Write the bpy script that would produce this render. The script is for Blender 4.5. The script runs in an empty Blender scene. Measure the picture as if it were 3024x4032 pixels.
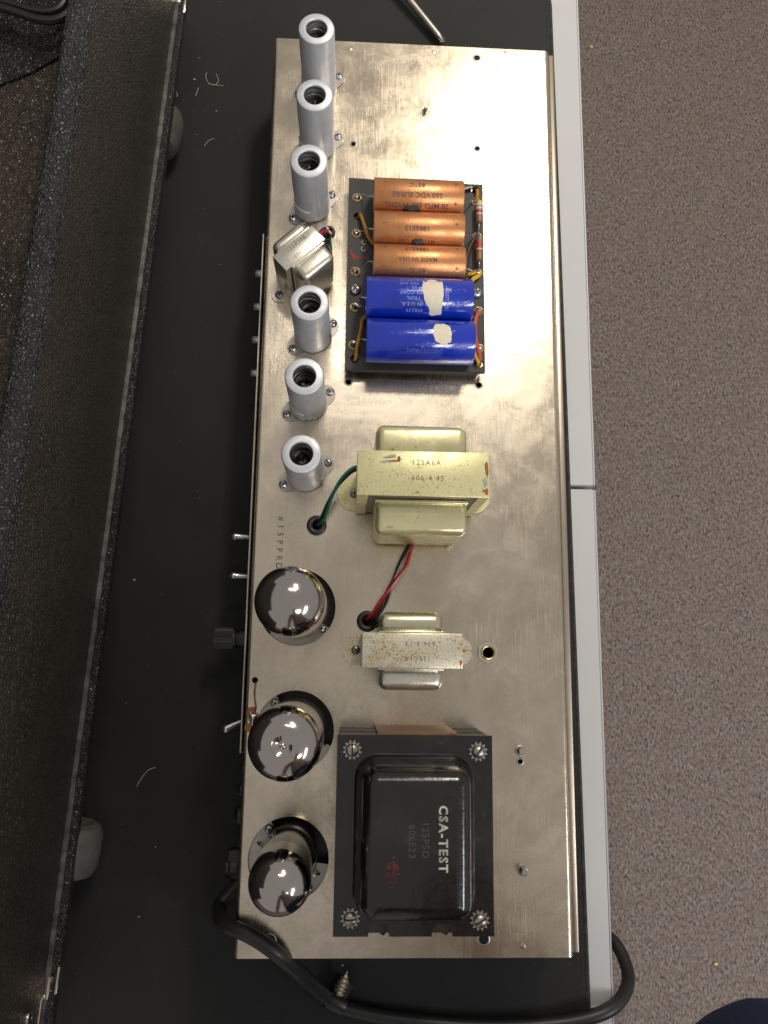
import bpy, bmesh, math, random
from mathutils import Vector, Matrix, Euler
random.seed(7)
PI = math.pi
S = 0.001                      # everything below is measured in millimetres
sc = bpy.context.scene
col = sc.collection

# ------------------------------------------------------------------ camera
CAM = Vector((-39.1, -131.9, 503.8))
cd = bpy.data.cameras.new('camera'); cam = bpy.data.objects.new('camera', cd); col.objects.link(cam)
cd.sensor_fit = 'VERTICAL'; cd.sensor_height = 36.0; cd.lens = 3049.8 / 4032 * 36.0
cd.clip_start = 0.01; cd.clip_end = 50
CROT = (Matrix.Rotation(math.radians(0.7745), 3, 'Z') @ Matrix.Rotation(math.radians(-2.7002), 3, 'Y')
        @ Matrix.Rotation(math.radians(10.1944), 3, 'X'))
cam.matrix_world = Matrix.Translation(CAM * S) @ CROT.to_4x4()
sc.camera = cam

# ------------------------------------------------------------------ light
w = bpy.data.worlds.new('World'); sc.world = w; w.use_nodes = True
bg = w.node_tree.nodes['Background']
bg.inputs[0].default_value = (1.0, 0.965, 0.93, 1); bg.inputs[1].default_value = 0.42
def panel(name, loc, sx, sy, power, colr):
    l = bpy.data.lights.new(name, 'AREA'); l.shape = 'RECTANGLE'; l.size = sx; l.size_y = sy
    l.energy = power; l.color = colr
    o = bpy.data.objects.new(name, l); col.objects.link(o); o.location = loc
    return o
panel('hanging_light', (0.36, 0.95, 1.20), 0.15, 0.42, 11, (1.0, 0.90, 0.74))
panel('hanging_light.001', (0.10, 0.60, 1.20), 0.42, 0.12, 1.8, (1.0, 0.95, 0.86))
panel('ceiling_light', (0.95, -1.75, 1.90), 0.60, 1.2, 44, (1.0, 0.97, 0.93))
panel('ceiling_light.001', (2.4, -1.5, 1.90), 0.60, 1.2, 46, (0.95, 0.97, 1.0))
sc.view_settings.view_transform = 'Standard'; sc.view_settings.look = 'None'
sc.view_settings.exposure = 0.0; sc.view_settings.gamma = 1.0

# ------------------------------------------------------------------ geometry helpers
def at(px, py, z=0.0):
    """point at height z (mm) on the survey photograph's sight line through (px, py)"""
    d = CROT @ Vector(((px - 1512) / 3049.8, -(py - 2016) / 3049.8, -1))
    p = CAM + d * ((z - CAM.z) / d.z)
    return Vector((p.x, p.y, z))

def catmull(pts, k=6):
    P = [Vector(p) for p in pts]
    if len(P) < 3: return P
    out = []
    for i in range(len(P) - 1):
        p0 = P[max(i - 1, 0)]; p1 = P[i]; p2 = P[i + 1]; p3 = P[min(i + 2, len(P) - 1)]
        for j in range(k):
            t = j / k
            out.append(0.5 * ((2 * p1) + (p2 - p0) * t + (2 * p0 - 5 * p1 + 4 * p2 - p3) * t * t
                              + (3 * p1 - p0 - 3 * p2 + p3) * t ** 3))
    out.append(P[-1]); return out

class MB:
    def __init__(s): s.bm = bmesh.new()
    def _add(s, verts, faces, mi=0, M=None):
        vs = [s.bm.verts.new(M @ Vector(v) if M else Vector(v)) for v in verts]
        for f in faces:
            try:
                fc = s.bm.faces.new([vs[i] for i in f]); fc.material_index = mi; fc.smooth = True
            except ValueError: pass
        return s
    def box(s, x0, x1, y0, y1, z0, z1, bev=0, seg=2, mi=0, M=None):
        t = bmesh.new(); bmesh.ops.create_cube(t, size=1)
        for v in t.verts:
            v.co = Vector(((x0 + x1) / 2 + v.co.x * (x1 - x0), (y0 + y1) / 2 + v.co.y * (y1 - y0), (z0 + z1) / 2 + v.co.z * (z1 - z0)))
        if bev: bmesh.ops.bevel(t, geom=t.edges[:], offset=bev, segments=seg, profile=0.5, affect='EDGES')
        t.verts.index_update()
        s._add([v.co for v in t.verts], [[v.index for v in f.verts] for f in t.faces], mi, M); t.free(); return s
    def lathe(s, prof, c=(0, 0, 0), n=32, mi=0, M=None, a0=0, a1=2 * PI):
        full = abs(a1 - a0 - 2 * PI) < 1e-6; k = n if full else n + 1
        V = []; F = []
        for r, z in prof:
            for i in range(k):
                a = a0 + (a1 - a0) * i / n; V.append((c[0] + r * math.cos(a), c[1] + r * math.sin(a), c[2] + z))
        for j in range(len(prof) - 1):
            for i in range(n):
                i2 = (i + 1) % k; F.append((j * k + i, j * k + i2, (j + 1) * k + i2, (j + 1) * k + i))
        s._add(V, F, mi, M); return s
    def disc(s, c, r, n=24, mi=0, M=None):
        return s._add([(c[0] + r * math.cos(2 * PI * i / n), c[1] + r * math.sin(2 * PI * i / n), c[2]) for i in range(n)], [list(range(n))], mi, M)
    def tube(s, pts, r, n=10, mi=0, k=6, M=None, cap=True):
        P = catmull(pts, k) if k > 1 else [Vector(p) for p in pts]
        V = []; F = []; up = None; N = len(P)
        for i, p in enumerate(P):
            t = (P[min(i + 1, N - 1)] - P[max(i - 1, 0)]).normalized()
            if up is None: up = t.orthogonal().normalized()
            up = (up - t * up.dot(t)).normalized(); b = t.cross(up)
            rr = r(i / (N - 1)) if callable(r) else r
            for j in range(n):
                a = 2 * PI * j / n; V.append(p + (up * math.cos(a) + b * math.sin(a)) * rr)
        for i in range(N - 1):
            for j in range(n):
                j2 = (j + 1) % n; F.append((i * n + j, i * n + j2, (i + 1) * n + j2, (i + 1) * n + j))
        if cap: F.append(list(range(n))[::-1]); F.append([(N - 1) * n + j for j in range(n)])
        s._add(V, F, mi, M); return s
    def prism(s, pts, z0, z1, mi=0, M=None):
        n = len(pts)
        V = [(p[0], p[1], z0) for p in pts] + [(p[0], p[1], z1) for p in pts]
        F = [list(range(n))[::-1], list(range(n, 2 * n))] + [(i, (i + 1) % n, n + (i + 1) % n, n + i) for i in range(n)]
        s._add(V, F, mi, M); return s
    def loft(s, cx, cy, hx, hy, r, levels, mi=0, M=None, seg=6, cap=True):
        """stack of rounded rectangles: levels = (inset, z)"""
        V = []; F = []
        for ins, z in levels:
            a, b, q = hx - ins, hy - ins, max(r - ins, 1.0)
            for kx, ky, s0 in ((1, 1, 0), (-1, 1, 1), (-1, -1, 2), (1, -1, 3)):
                for i in range(seg + 1):
                    t = (s0 + i / seg) * PI / 2
                    V.append((cx + kx * (a - q) + q * math.cos(t), cy + ky * (b - q) + q * math.sin(t), z))
        n = 4 * (seg + 1)
        for j in range(len(levels) - 1):
            for i in range(n): F.append((j * n + i, j * n + (i + 1) % n, (j + 1) * n + (i + 1) % n, (j + 1) * n + i))
        if cap: F.append([(len(levels) - 1) * n + i for i in range(n)])
        s._add(V, F, mi, M); return s
    def sheet(s, outer, holes, z, thick, mi=0):
        """flat sheet with real openings"""
        cu = bpy.data.curves.new('t', 'CURVE'); cu.dimensions = '2D'; cu.fill_mode = 'BOTH'; cu.extrude = thick / 2
        def sp(pts):
            q = cu.splines.new('POLY'); q.points.add(len(pts) - 1); q.use_cyclic_u = True
            for p, c in zip(q.points, pts): p.co = (c[0], c[1], 0, 1)
        sp(outer)
        for h in holes: sp(h)
        s._curve(cu, lambda v: (v.x, v.y, v.z + z - thick / 2), mi); return s
    def text(s, body, size, fn, mi=0, bold=0.0, space=1.0, sx=1.0, align='CENTER'):
        cu = bpy.data.curves.new('t', 'FONT'); cu.body = body; cu.size = size; cu.align_x = align; cu.align_y = 'CENTER'
        cu.resolution_u = 2; cu.offset = bold; cu.space_character = space
        s._curve(cu, lambda v: fn(v.x * sx, v.y), mi); return s
    def _curve(s, cu, fn, mi):
        o = bpy.data.objects.new('t', cu); me = o.to_mesh()
        s._add([fn(v.co) for v in me.vertices], [list(p.vertices) for p in me.polygons], mi)
        o.to_mesh_clear(); bpy.data.objects.remove(o); bpy.data.curves.remove(cu)
    def mesh(s, name, mats, origin=(0, 0, 0), sharp=0.62):
        bm = s.bm; bmesh.ops.remove_doubles(bm, verts=bm.verts[:], dist=0.001)
        bmesh.ops.recalc_face_normals(bm, faces=bm.faces[:])
        for e in bm.edges:
            if len(e.link_faces) != 2 or e.calc_face_angle(0) > sharp: e.smooth = False
        bmesh.ops.translate(bm, verts=bm.verts[:], vec=-Vector(origin)); bmesh.ops.scale(bm, verts=bm.verts[:], vec=(S, S, S))
        me = bpy.data.meshes.new(name); bm.to_mesh(me); bm.free()
        for m in mats: me.materials.append(m)
        return me

ORG = {}
def thing(name, label, cat, at_=(0, 0, 0), group=None):
    o = bpy.data.objects.new(name, None); col.objects.link(o); o.location = Vector(at_) * S
    o.empty_display_size = 0.01
    o['label'] = label; o['category'] = cat
    if group: o['group'] = group
    ORG[o] = Vector(at_); return o
def part(name, mb, mats, parent=None, label=None, kind=None, sharp=0.62):
    og = ORG[parent] if parent else Vector((0, 0, 0))
    if not isinstance(mats, (list, tuple)): mats = [mats]
    o = bpy.data.objects.new(name, mb.mesh(name, mats, og, sharp)); col.objects.link(o)
    if parent: o.parent = parent
    ORG[o] = og
    if label: o['label'] = label
    if kind: o['kind'] = kind
    return o
def inst(name, me, loc, rz, parent, label=None, tilt=None):
    """a part that shares its mesh with others of its kind"""
    o = bpy.data.objects.new(name, me); col.objects.link(o); o.parent = parent
    o.location = (Vector(loc) - ORG[parent]) * S; o.rotation_euler = tilt if tilt else (0, 0, rz)
    if label: o['label'] = label
    return o
def circ(x, y, r, n=20): return [(x + r * math.cos(2 * PI * i / n), y + r * math.sin(2 * PI * i / n)) for i in range(n)]

# ------------------------------------------------------------------ material helpers
class NT:
    def __init__(s, name):
        s.m = bpy.data.materials.new(name); s.m.use_nodes = True; s.t = s.m.node_tree
        s.b = s.t.nodes['Principled BSDF']; s.co = s.n('ShaderNodeTexCoord').outputs['Object']
    def n(s, ty, **kw):
        nd = s.t.nodes.new(ty)
        for k, v in kw.items(): setattr(nd, k, v)
        return nd
    def put(s, sock, v):
        if isinstance(v, bpy.types.NodeSocket): s.t.links.new(v, sock)
        elif isinstance(v, (tuple, list)) and len(v) == 3 and sock.type == 'RGBA': sock.default_value = (*v, 1)
        else: sock.default_value = v
    def vec(s, scale=(1, 1, 1), rot=(0, 0, 0), loc=(0, 0, 0)):
        m = s.n('ShaderNodeMapping'); s.put(m.inputs[0], s.co); m.inputs['Scale'].default_value = scale
        m.inputs['Rotation'].default_value = rot; m.inputs['Location'].default_value = loc; return m.outputs[0]
    def noise(s, scale, detail=3, rough=0.55, vec=None, dist=0.0):
        t = s.n('ShaderNodeTexNoise'); s.put(t.inputs['Vector'], vec or s.co)
        t.inputs['Scale'].default_value = scale; t.inputs['Detail'].default_value = detail
        t.inputs['Roughness'].default_value = rough; t.inputs['Distortion'].default_value = dist; return t.outputs[0]
    def voro(s, scale, feature='F1', vec=None, out=0, rnd=1.0):
        t = s.n('ShaderNodeTexVoronoi', feature=feature); s.put(t.inputs['Vector'], vec or s.co)
        t.inputs['Scale'].default_value = scale; t.inputs['Randomness'].default_value = rnd; return t.outputs[out]
    def rng(s, v, a, b, c=0.0, d=1.0):
        t = s.n('ShaderNodeMapRange'); s.put(t.inputs[0], v)
        for i, q in enumerate((a, b, c, d)): t.inputs[i + 1].default_value = q
        return t.outputs[0]
    def ma(s, op, a, b=0.0):
        t = s.n('ShaderNodeMath', operation=op); s.put(t.inputs[0], a); s.put(t.inputs[1], b); return t.outputs[0]
    def mix(s, f, a, b, mode='MIX'):
        t = s.n('ShaderNodeMix', data_type='RGBA', blend_type=mode); s.put(t.inputs[0], f); s.put(t.inputs[6], a); s.put(t.inputs[7], b)
        return t.outputs[2]
    def bump(s, h, strength=0.3, dist=0.0005, prev=None):
        t = s.n('ShaderNodeBump'); s.put(t.inputs['Height'], h); t.inputs['Strength'].default_value = strength
        t.inputs['Distance'].default_value = dist
        if prev: s.t.links.new(prev, t.inputs['Normal'])
        return t.outputs[0]
    def sep(s, i):
        t = s.n('ShaderNodeSeparateXYZ'); s.put(t.inputs[0], s.co); return t.outputs[i]
    def done(s, base=None, rough=None, metal=None, normal=None, **kw):
        for k, v in (('Base Color', base), ('Roughness', rough), ('Metallic', metal), ('Normal', normal)):
            if v is not None: s.put(s.b.inputs[k], v)
        for k, v in kw.items(): s.put(s.b.inputs[k.replace('_', ' ')], v)
        return s.m

def simple(name, base, rough=0.4, metal=0.0, vary=0.15, scale=300, bump=0.05, rv=0.1, **kw):
    t = NT(name); n = t.noise(scale, 4); n2 = t.noise(scale / 7, 3)
    dark = tuple(c * (1 - vary * 1.6) for c in base)
    b = t.mix(t.rng(n2, .3, .7), base, dark)
    b = t.mix(t.rng(n, .35, .7, 0, .5), b, dark)
    r = t.ma('ADD', rough - rv / 2, t.ma('MULTIPLY', n2, rv))
    return t.done(b, r, metal, t.bump(n, bump, 0.0003), **kw)

def m_chassis():
    t = NT('zinc_plated_steel')
    big = t.noise(9, 4, .6, dist=.6); med = t.noise(45, 5, .62, dist=.8); fine = t.noise(420, 5, .7)
    b = t.mix(t.rng(big, .40, .60), (.70, .615, .49), (.56, .48, .375))
    b = t.mix(t.rng(med, .42, .70, 0, .38), b, (.47, .42, .35))
    b = t.mix(t.rng(fine, .45, .75, 0, .35), b, (.42, .355, .275))
    # wiped and brushed streaks in a few directions, each in its own patches
    st1 = t.noise(1, 4, .7, t.vec((1500, 40, 1)));  st2 = t.noise(1, 4, .7, t.vec((1200, 30, 1), (0, 0, .55)))
    st3 = t.noise(1, 4, .7, t.vec((1200, 30, 1), (0, 0, -1.0)))
    pa = t.rng(t.noise(14, 2, vec=t.vec(loc=(3, 1, 0))), .45, .6); pb = t.rng(t.noise(16, 2, vec=t.vec(loc=(9, 4, 0))), .5, .62)
    pc = t.rng(t.noise(13, 2, vec=t.vec(loc=(5, 8, 0))), .52, .64)
    s_all = t.ma('ADD', t.ma('MULTIPLY', t.rng(st1, .5, .72), pa), t.ma('ADD', t.ma('MULTIPLY', t.rng(st2, .55, .75), pb), t.ma('MULTIPLY', t.rng(st3, .55, .75), pc)))
    b = t.mix(t.ma('MULTIPLY', s_all, .6), b, (.72, .60, .46))
    spk = t.rng(t.noise(760, 2, .5), .66, .74); where = t.rng(t.noise(26, 4, .6), .52, .66)
    rust = t.ma('MULTIPLY', spk, where)
    b = t.mix(t.ma('MULTIPLY', rust, .7), b, (.20, .10, .045))
    r = t.ma('ADD', t.rng(med, .36, .64, .15, .265), t.ma('MULTIPLY', t.rng(fine, .3, .7), .08))
    r = t.ma('SUBTRACT', r, t.ma('MULTIPLY', s_all, -.10))
    h = t.ma('ADD', t.ma('MULTIPLY', s_all, .6), t.ma('MULTIPLY', fine, .5))
    nb = t.bump(h, .12, .0002); nb = t.bump(big, .25, .002, nb)
    return t.done(b, r, 1.0, nb)
def m_tolex(name, base, cell=420, depth=.0007, streak=0.0):
    t = NT(name); n0 = t.noise(22, 4, .6); wob = t.n('ShaderNodeVectorMath', operation='SCALE'); nv = t.n('ShaderNodeTexNoise')
    t.put(nv.inputs['Vector'], t.co); nv.inputs['Scale'].default_value = 160; nv.inputs['Detail'].default_value = 2
    t.put(wob.inputs[0], nv.outputs[1]); wob.inputs['Scale'].default_value = .005
    wq = t.n('ShaderNodeVectorMath', operation='ADD'); t.put(wq.inputs[0], t.co); t.put(wq.inputs[1], wob.outputs[0])
    c1 = t.voro(cell, 'DISTANCE_TO_EDGE', wq.outputs[0]); c2 = t.voro(cell * .24, 'DISTANCE_TO_EDGE', wq.outputs[0])
    h = t.ma('ADD', t.rng(c1, 0, .30), t.ma('MULTIPLY', t.rng(c2, 0, .06), streak)); h = t.ma('ADD', h, t.ma('MULTIPLY', t.noise(70, 3), .9))
    b = t.mix(t.rng(c1, 0, .14), tuple(c * .5 for c in base), base)
    b = t.mix(t.rng(n0, .38, .66, 0, .5), b, tuple(c * 1.35 for c in base))
    sp = t.rng(t.noise(800, 1), .82, .85); b = t.mix(t.ma('MULTIPLY', sp, .12), b, (.30, .28, .25))
    return t.done(b, t.rng(n0, .3, .7, .27, .40), 0.0, t.bump(h, .9, depth))
def m_carpet():
    t = NT('brown_loop_carpet')
    a = t.noise(285, 3, .6, t.vec((1, .6, 1), (0, 0, .5))); b_ = t.noise(105, 3, .6, t.vec((.8, 1, 1), (0, 0, -.5), (4, 0, 0))); c = t.noise(38, 4)
    b = t.mix(t.rng(a, .36, .64), (.066, .053, .046), (.26, .214, .19))
    b = t.mix(t.rng(b_, .42, .64, 0, .6), b, (.17, .14, .14))
    b = t.mix(t.rng(c, .42, .68, 0, .35), b, (.16, .115, .085))
    return t.done(b, .95, 0.0, t.bump(a, .6, .004), Specular_IOR_Level=.1)
def m_mat():
    t = NT('black_leatherette')
    wv = t.noise(2600, 2); cr = t.noise(35, 4, .6); n = t.noise(6, 3)
    b = t.mix(t.rng(wv, .35, .65), (.011, .011, .0115), (.020, .020, .020))
    b = t.mix(t.rng(cr, .55, .8, 0, .35), b, (.030, .030, .029))
    sp = t.rng(t.noise(520, 1), .80, .83); b = t.mix(t.ma('MULTIPLY', sp, .5), b, (.25, .25, .23))
    return t.done(b, t.rng(n, .3, .7, .48, .60), 0.0, t.bump(wv, .35, .0003), Specular_IOR_Level=.22)
def m_plated(name, base, stain, stain2, amt=.5, rough=.3, metal=.9, scale=90, fth=.58):
    t = NT(name); n = t.noise(scale, 5, .65, dist=.6); f = t.noise(scale * 7, 4, .7); g = t.noise(scale / 3, 3)
    b = t.mix(t.rng(g, .4, .65, 0, .6), base, tuple(c * .85 for c in base))
    b = t.mix(t.rng(n, .60 - amt * .15, .72, 0, .8), b, stain)
    b = t.mix(t.ma('MULTIPLY', t.rng(f, fth, fth + .09), t.rng(n, .42 - (.58 - fth), .62)), b, stain2)
    return t.done(b, t.rng(n, .3, .7, rough - .07, rough + .13), metal, t.bump(f, .12, .0003))
def m_copper():
    t = NT('copper_foil_paper'); n = t.noise(160, 4); f = t.noise(700, 3); st = t.noise(1, 3, .6, t.vec((700, 60, 60), (0, 0, .7)))
    b = t.mix(t.rng(n, .35, .7), (.62, .29, .125), (.50, .21, .085)); b = t.mix(t.rng(st, .62, .75, 0, .5), b, (.64, .38, .25))
    b = t.mix(t.rng(f, .66, .74, 0, .7), b, (.22, .09, .05))
    return t.done(b, t.rng(n, .3, .7, .32, .44), .75, t.bump(t.ma('ADD', f, t.ma('MULTIPLY', st, .6)), .22, .0005))
def m_blue():
    t = NT('blue_plastic_film'); n = t.noise(240, 4, .6); f = t.noise(60, 2)
    b = t.mix(t.rng(f, .35, .7), (.001, .026, .42), (.002, .019, .32))
    return t.done(b, .16, 0.0, t.bump(n, .5, .0009), Coat_Weight=.8, Coat_Roughness=.06)
def m_enamel():
    t = NT('black_varnished_enamel'); n = t.noise(130, 4, .6); f = t.noise(420, 4, .6); g = t.noise(28, 3, dist=.5)
    b = t.mix(t.rng(g, .5, .72, 0, .6), (.006, .0055, .0055), (.022, .015, .009)); b = t.mix(t.rng(n, .62, .74, 0, .5), b, (.035, .035, .038))
    sp = t.rng(t.noise(1300, 1), .80, .84); b = t.mix(t.ma('MULTIPLY', sp, .6), b, (.35, .33, .28))
    return t.done(b, t.rng(n, .3, .7, .12, .26), 0.0, t.bump(t.ma('ADD', n, t.ma('MULTIPLY', f, .4)), .22, .0008), Coat_Weight=.3)
def m_shield():
    t = NT('grey_anodised_aluminium'); n = t.noise(90, 4, .6, dist=.4); f = t.noise(700, 3); s_ = t.noise(1, 3, .6, t.vec((160, 160, 22)))
    b = t.mix(t.rng(n, .35, .68), (.62, .635, .67), (.50, .52, .565)); b = t.mix(t.rng(s_, .52, .74, 0, .45), b, (.64, .65, .68))
    return t.done(b, t.rng(n, .3, .7, .38, .52), .5, t.bump(t.ma('ADD', f, n), .10, .0004))
CH = m_chassis(); TOLEX = m_tolex('brown_black_tolex', (.034, .028, .022), 380); TOLEXB = m_tolex('black_tolex', (.018, .017, .016), 500); TOLEXIN = m_tolex('worn_inner_tolex', (.048, .039, .029), 520, .0006, 1.0); RIMT = m_tolex('lit_rim_tolex', (.040, .039, .038), 400, .0014)  # rim tolex is paler than the wall, standing in for light it catches
CARPET = m_carpet(); MAT = m_mat(); COPPER = m_copper(); BLUE = m_blue(); ENAMEL = m_enamel(); SHIELD = m_shield()
STEEL = simple('bright_steel', (.70, .69, .66), .26, 1.0, .12, 500, .08)
OLDSTEEL = simple('dull_steel', (.50, .47, .42), .36, 1.0, .25, 260, .1)
DARK = simple('dark_recess', (.012, .012, .012), .6)
RUBBER = simple('black_rubber', (.020, .020, .020), .42, 0, .2, 300, .06)
PHENOL = simple('black_phenolic', (.016, .015, .014), .35)
BOARD = simple('black_fibre_board', (.026, .026, .026), .55, 0, .25, 220, .1)
CHROME = simple('silvered_getter_glass', (.46, .43, .40), .12, 1.0, .05, 60, .0, .03)
SMOKE = simple('smoked_getter_glass', (.20, .19, .15), .10, 1.0, .25, 80, .0, .03)
TABLE = simple('grey_laminate', (.48, .48, .475), .42, 0, .035, 40, .02)
EDGE = simple('grey_edge_banding', (.50, .50, .51), .4, 0, .03, 40, .02)
STITCH = simple('black_overlock_stitching', (.045, .043, .038), .8, 0, .5, 1400, .5)
YEL = m_plated('yellow_chromate_plate', (.70, .655, .36), (.55, .47, .22), (.22, .17, .10), .6, .30, .45, 90, .555)
SIL = m_plated('dull_cream_plate', (.66, .62, .53), (.55, .50, .40), (.30, .25, .18), .3, .28, .9)
STAINED = m_plated('stained_plate', (.64, .60, .48), (.50, .40, .20), (.17, .10, .05), 1.0, .32, .5, 130, .51)
BELLC = m_plated('olive_yellow_plate', (.70, .65, .38), (.62, .53, .25), (.25, .20, .10), .2, .22, .65, 40)
PALEY = m_plated('pale_yellow_plate', (.68, .64, .47), (.62, .54, .30), (.30, .24, .14), .2, .24, .9, 50)
ENGR = simple('stamped_dark', (.13, .09, .05), .5, .4)
RUSTY = simple('rust_orange_varnish', (.50, .17, .02), .25, 0, .4, 300, .3)
INK = simple('violet_ink', (.12, .065, .085), .5, .2)
PALE = simple('pale_blue_print', (.28, .36, .62), .35)
PALE2 = simple('faint_blue_print', (.06, .10, .50), .35)
CREAM = simple('cream_paper_tape', (.78, .70, .55), .75, 0, .12, 500, .25)
WHITE = simple('white_paint', (.70, .69, .61), .5, 0, .45, 900)
REDW = simple('red_pvc', (.45, .012, .015), .3); GREENW = simple('green_pvc', (.006, .12, .075), .3); BROWNW = simple('brown_pvc', (.055, .022, .012), .3)
BLACKW = simple('black_pvc', (.013, .013, .015), .26); ORANGEW = simple('orange_cloth_wire', (.42, .19, .02), .55); YELW = simple('yellow_pvc', (.62, .40, .02), .4)
SALMON = simple('faded_red_wire', (.50, .09, .045), .45); BLUEW = simple('blue_pvc', (.02, .03, .16), .3)
SOLDER = simple('tin_solder', (.72, .71, .69), .16, 1.0, .15, 500, .3)
BRASS = simple('brass', (.62, .45, .20), .28, 1.0); GUM = simple('grey_sealing_gum', (.024, .024, .025), .6, 0, .3, 500, .5)
RESB = simple('brown_carbon_body', (.20, .115, .06), .3); RESR = simple('red_band', (.42, .03, .025), .35); RESW = simple('pale_band', (.62, .52, .50), .35)
RESY = simple('yellow_band', (.70, .48, .04), .35); RESO = simple('rust_brown_band', (.26, .075, .02), .35)
CRAYON = simple('red_crayon', (.42, .035, .02), .7); DENIM = simple('navy_cloth', (.016, .030, .095), .9, 0, .3, 1500, .4)
LITEDGE = simple('lit_tolex_edge', (.145, .14, .135), .5, 0, .55, 700, .5); CASTR = simple('dusty_grey_rubber', (.095, .092, .084), .7, 0, .3, 350, .35)
LINT = simple('white_lint', (.34, .34, .32), .8); YSP = simple('yellow_crumb', (.65, .50, .12), .7)
LAMI = simple('steel_laminations', (.30, .28, .24), .4, .85, .3, 300)
COPB = simple('copper_paper_band', (.34, .20, .12), .4, .5)
def m_glass():
    t = NT('clear_glass'); return t.done((.95, .97, .96), .02, 0.0, None, Transmission_Weight=1.0, IOR=1.45)
GLASS = m_glass()

# ------------------------------------------------------------------ setting
MATZ = -68.0
b = MB(); b.box(-4000, 4000, -4000, 4000, -800, -790)
part('carpet_floor', b, CARPET, kind='structure')
def table(y0, y1, label):
    t = thing('table', label, 'table', (-250, (y0 + y1) / 2, -790), 'grey tables pushed end to end')
    b = MB(); b.box(-640, 148, y0, y1, -97, -71.4, 1.2, 2); part('tabletop', b, TABLE, t)
    b = MB(); b.box(148.2, 149.6, y0 + .3, y1 - .3, -96, -72.4, .4, 1); part('edge_band', b, EDGE, t)
    for x in (-600, 90):
        for y in (y0 + 60, y1 - 60):
            b = MB(); b.box(x - 18, x + 18, y - 18, y + 18, -790, -97.4, 2); part('leg', b, OLDSTEEL, t)
table(-3.6, 760, 'grey laminate table under the end of the mat nearest the screwdriver')
table(-428, -6.6, 'grey laminate table that the black power cord drops over')

mt = thing('desk_mat', 'black leatherette mat with stitched edge spread over the grey tables', 'mat', (-150, 0, -71))
def mat_outline(inset, n=10):
    x0, x1, y0, y1, r = -520 + inset, 129 - inset, -422 + inset, 444 - inset, 26 - inset
    o = []
    for cx, cy, a in ((x1 - r, y1 - r, 0), (x0 + r, y1 - r, 1), (x0 + r, y0 + r, 2), (x1 - r, y0 + r, 3)):
        for i in range(n + 1):
            q = (a + i / n) * PI / 2; o.append((cx + r * math.cos(q), cy + r * math.sin(q)))
    c, s_ = math.cos(math.radians(.5)), math.sin(math.radians(.5))
    return [(c * x - s_ * y, s_ * x + c * y) for x, y in o]
b = MB(); b.prism(mat_outline(2.5), -71.1, MATZ); part('sheet', b, MAT, mt)
ol = mat_outline(1.6, 8); pts = []
for i in range(len(ol)):
    p, q = Vector(ol[i]), Vector(ol[(i + 1) % len(ol)]); k = max(1, int((q - p).length / 8))
    for j in range(k): pts.append(p.lerp(q, j / k))
b = MB(); b.tube([(p.x, p.y, -69.2) for p in pts] + [(pts[0].x, pts[0].y, -69.2)], 1.75, 8, k=1); part('bound_edge', b, STITCH, mt)
b = MB()
for i in range(0, 330):
    y = -405 + i * 2.55; x = 124.6 - (y) * .00873 - .4
    if y < 436: b.box(x - .9, x + .9, y - .45, y + .45, MATZ - .05, MATZ + .35, .2, 1)
part('stitching', b, STITCH, mt, kind='stuff')

# ------------------------------------------------------------------ amplifier chassis
AMP = thing('amplifier_chassis', 'long bare metal amplifier chassis lying tubes up on the black mat', 'amplifier', (0, 0, MATZ))
holes = []
def hole(px, py, r, z=0): p = at(px, py, z); holes.append(circ(p.x, p.y, r)); return p
for px, py, r in ((1391, 567, 1.9), (1879, 585, 1.9), (1878, 228, 2.2), (1372, 1504, 2.0), (1886, 1517, 2.0), (1004, 2678, 1.9),
                  (1063, 3702, 2.9), (1904, 3698, 3.0), (2048, 2998, 1.6), (1919, 2570, 3.9), (1674, 439, 1.2)):
    hole(px, py, r)
TUBES = [(-71.6, -104.3), (-70.7, -181.3), (-72.0, -257.0)]
for x, y in TUBES: holes.append(circ(x, y, 24.6, 48))
SHD = [(-68.2, 274.8), (-68.0, 225.2), (-70.3, 177.6), (-67.0, 80.5), (-68.6, 32.5), (-68.9, -16.2)]
for x, y in SHD: holes.append(circ(x, y, 9, 20))
g1 = at(1247, 2069); g2 = at(1446, 2446); g3 = at(1295, 916)
for g, r in ((g1, 4.6), (g2, 4.6), (g3, 3.0)): holes.append(circ(g.x, g.y, r))
holes.append([(-38, -184), (38, -184), (38, -278), (-38, -278)])
HX, HY, BR = 102.5, 312.7, 3.2
b = MB()
b.sheet([(-HX + BR, -HY), (HX - BR, -HY), (HX - BR, HY), (-HX + BR, HY)], holes, 0, 1.3)
for sgn in (-1, 1):
    prof = [(sgn * (HX - BR + BR * math.sin(a * PI / 16)), -BR + BR * math.cos(a * PI / 16)) for a in range(9)] + [(sgn * HX, -67.6)]
    V = [];F = []
    for x, z in prof: V += [(x, -HY, z), (x, HY, z), (x - sgn * 1.3 * (1 if z < -.2 else 0), -HY, z - 1.3 * (z > -BR)), (x - sgn * 1.3 * (1 if z < -.2 else 0), HY, z - 1.3 * (z > -BR))]
    for i in range(len(prof) - 1):
        a, c = i * 4, i * 4 + 4
        F += [(a, a + 1, c + 1, c), (a + 2, a + 3, c + 3, c + 2), (a, c, c + 2, a + 2), (a + 1, c + 1, c + 3, a + 3)]
    b._add(V, F)
top = part('steel_body', b, CH, AMP, sharp=.5)
for px, py, r in ((1379, 192, 1.7), (1708, 205, 1.7), (1994, 208, 1.7), (2057, 3724, 1.9)):
    p = at(px, py); b = MB(); b.lathe([(r, .02), (r * .9, .28), (r * .6, .42), (.01, .30)], (p.x, p.y, 0), 14); part('weld_dimple', b, CH, AMP)
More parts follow.
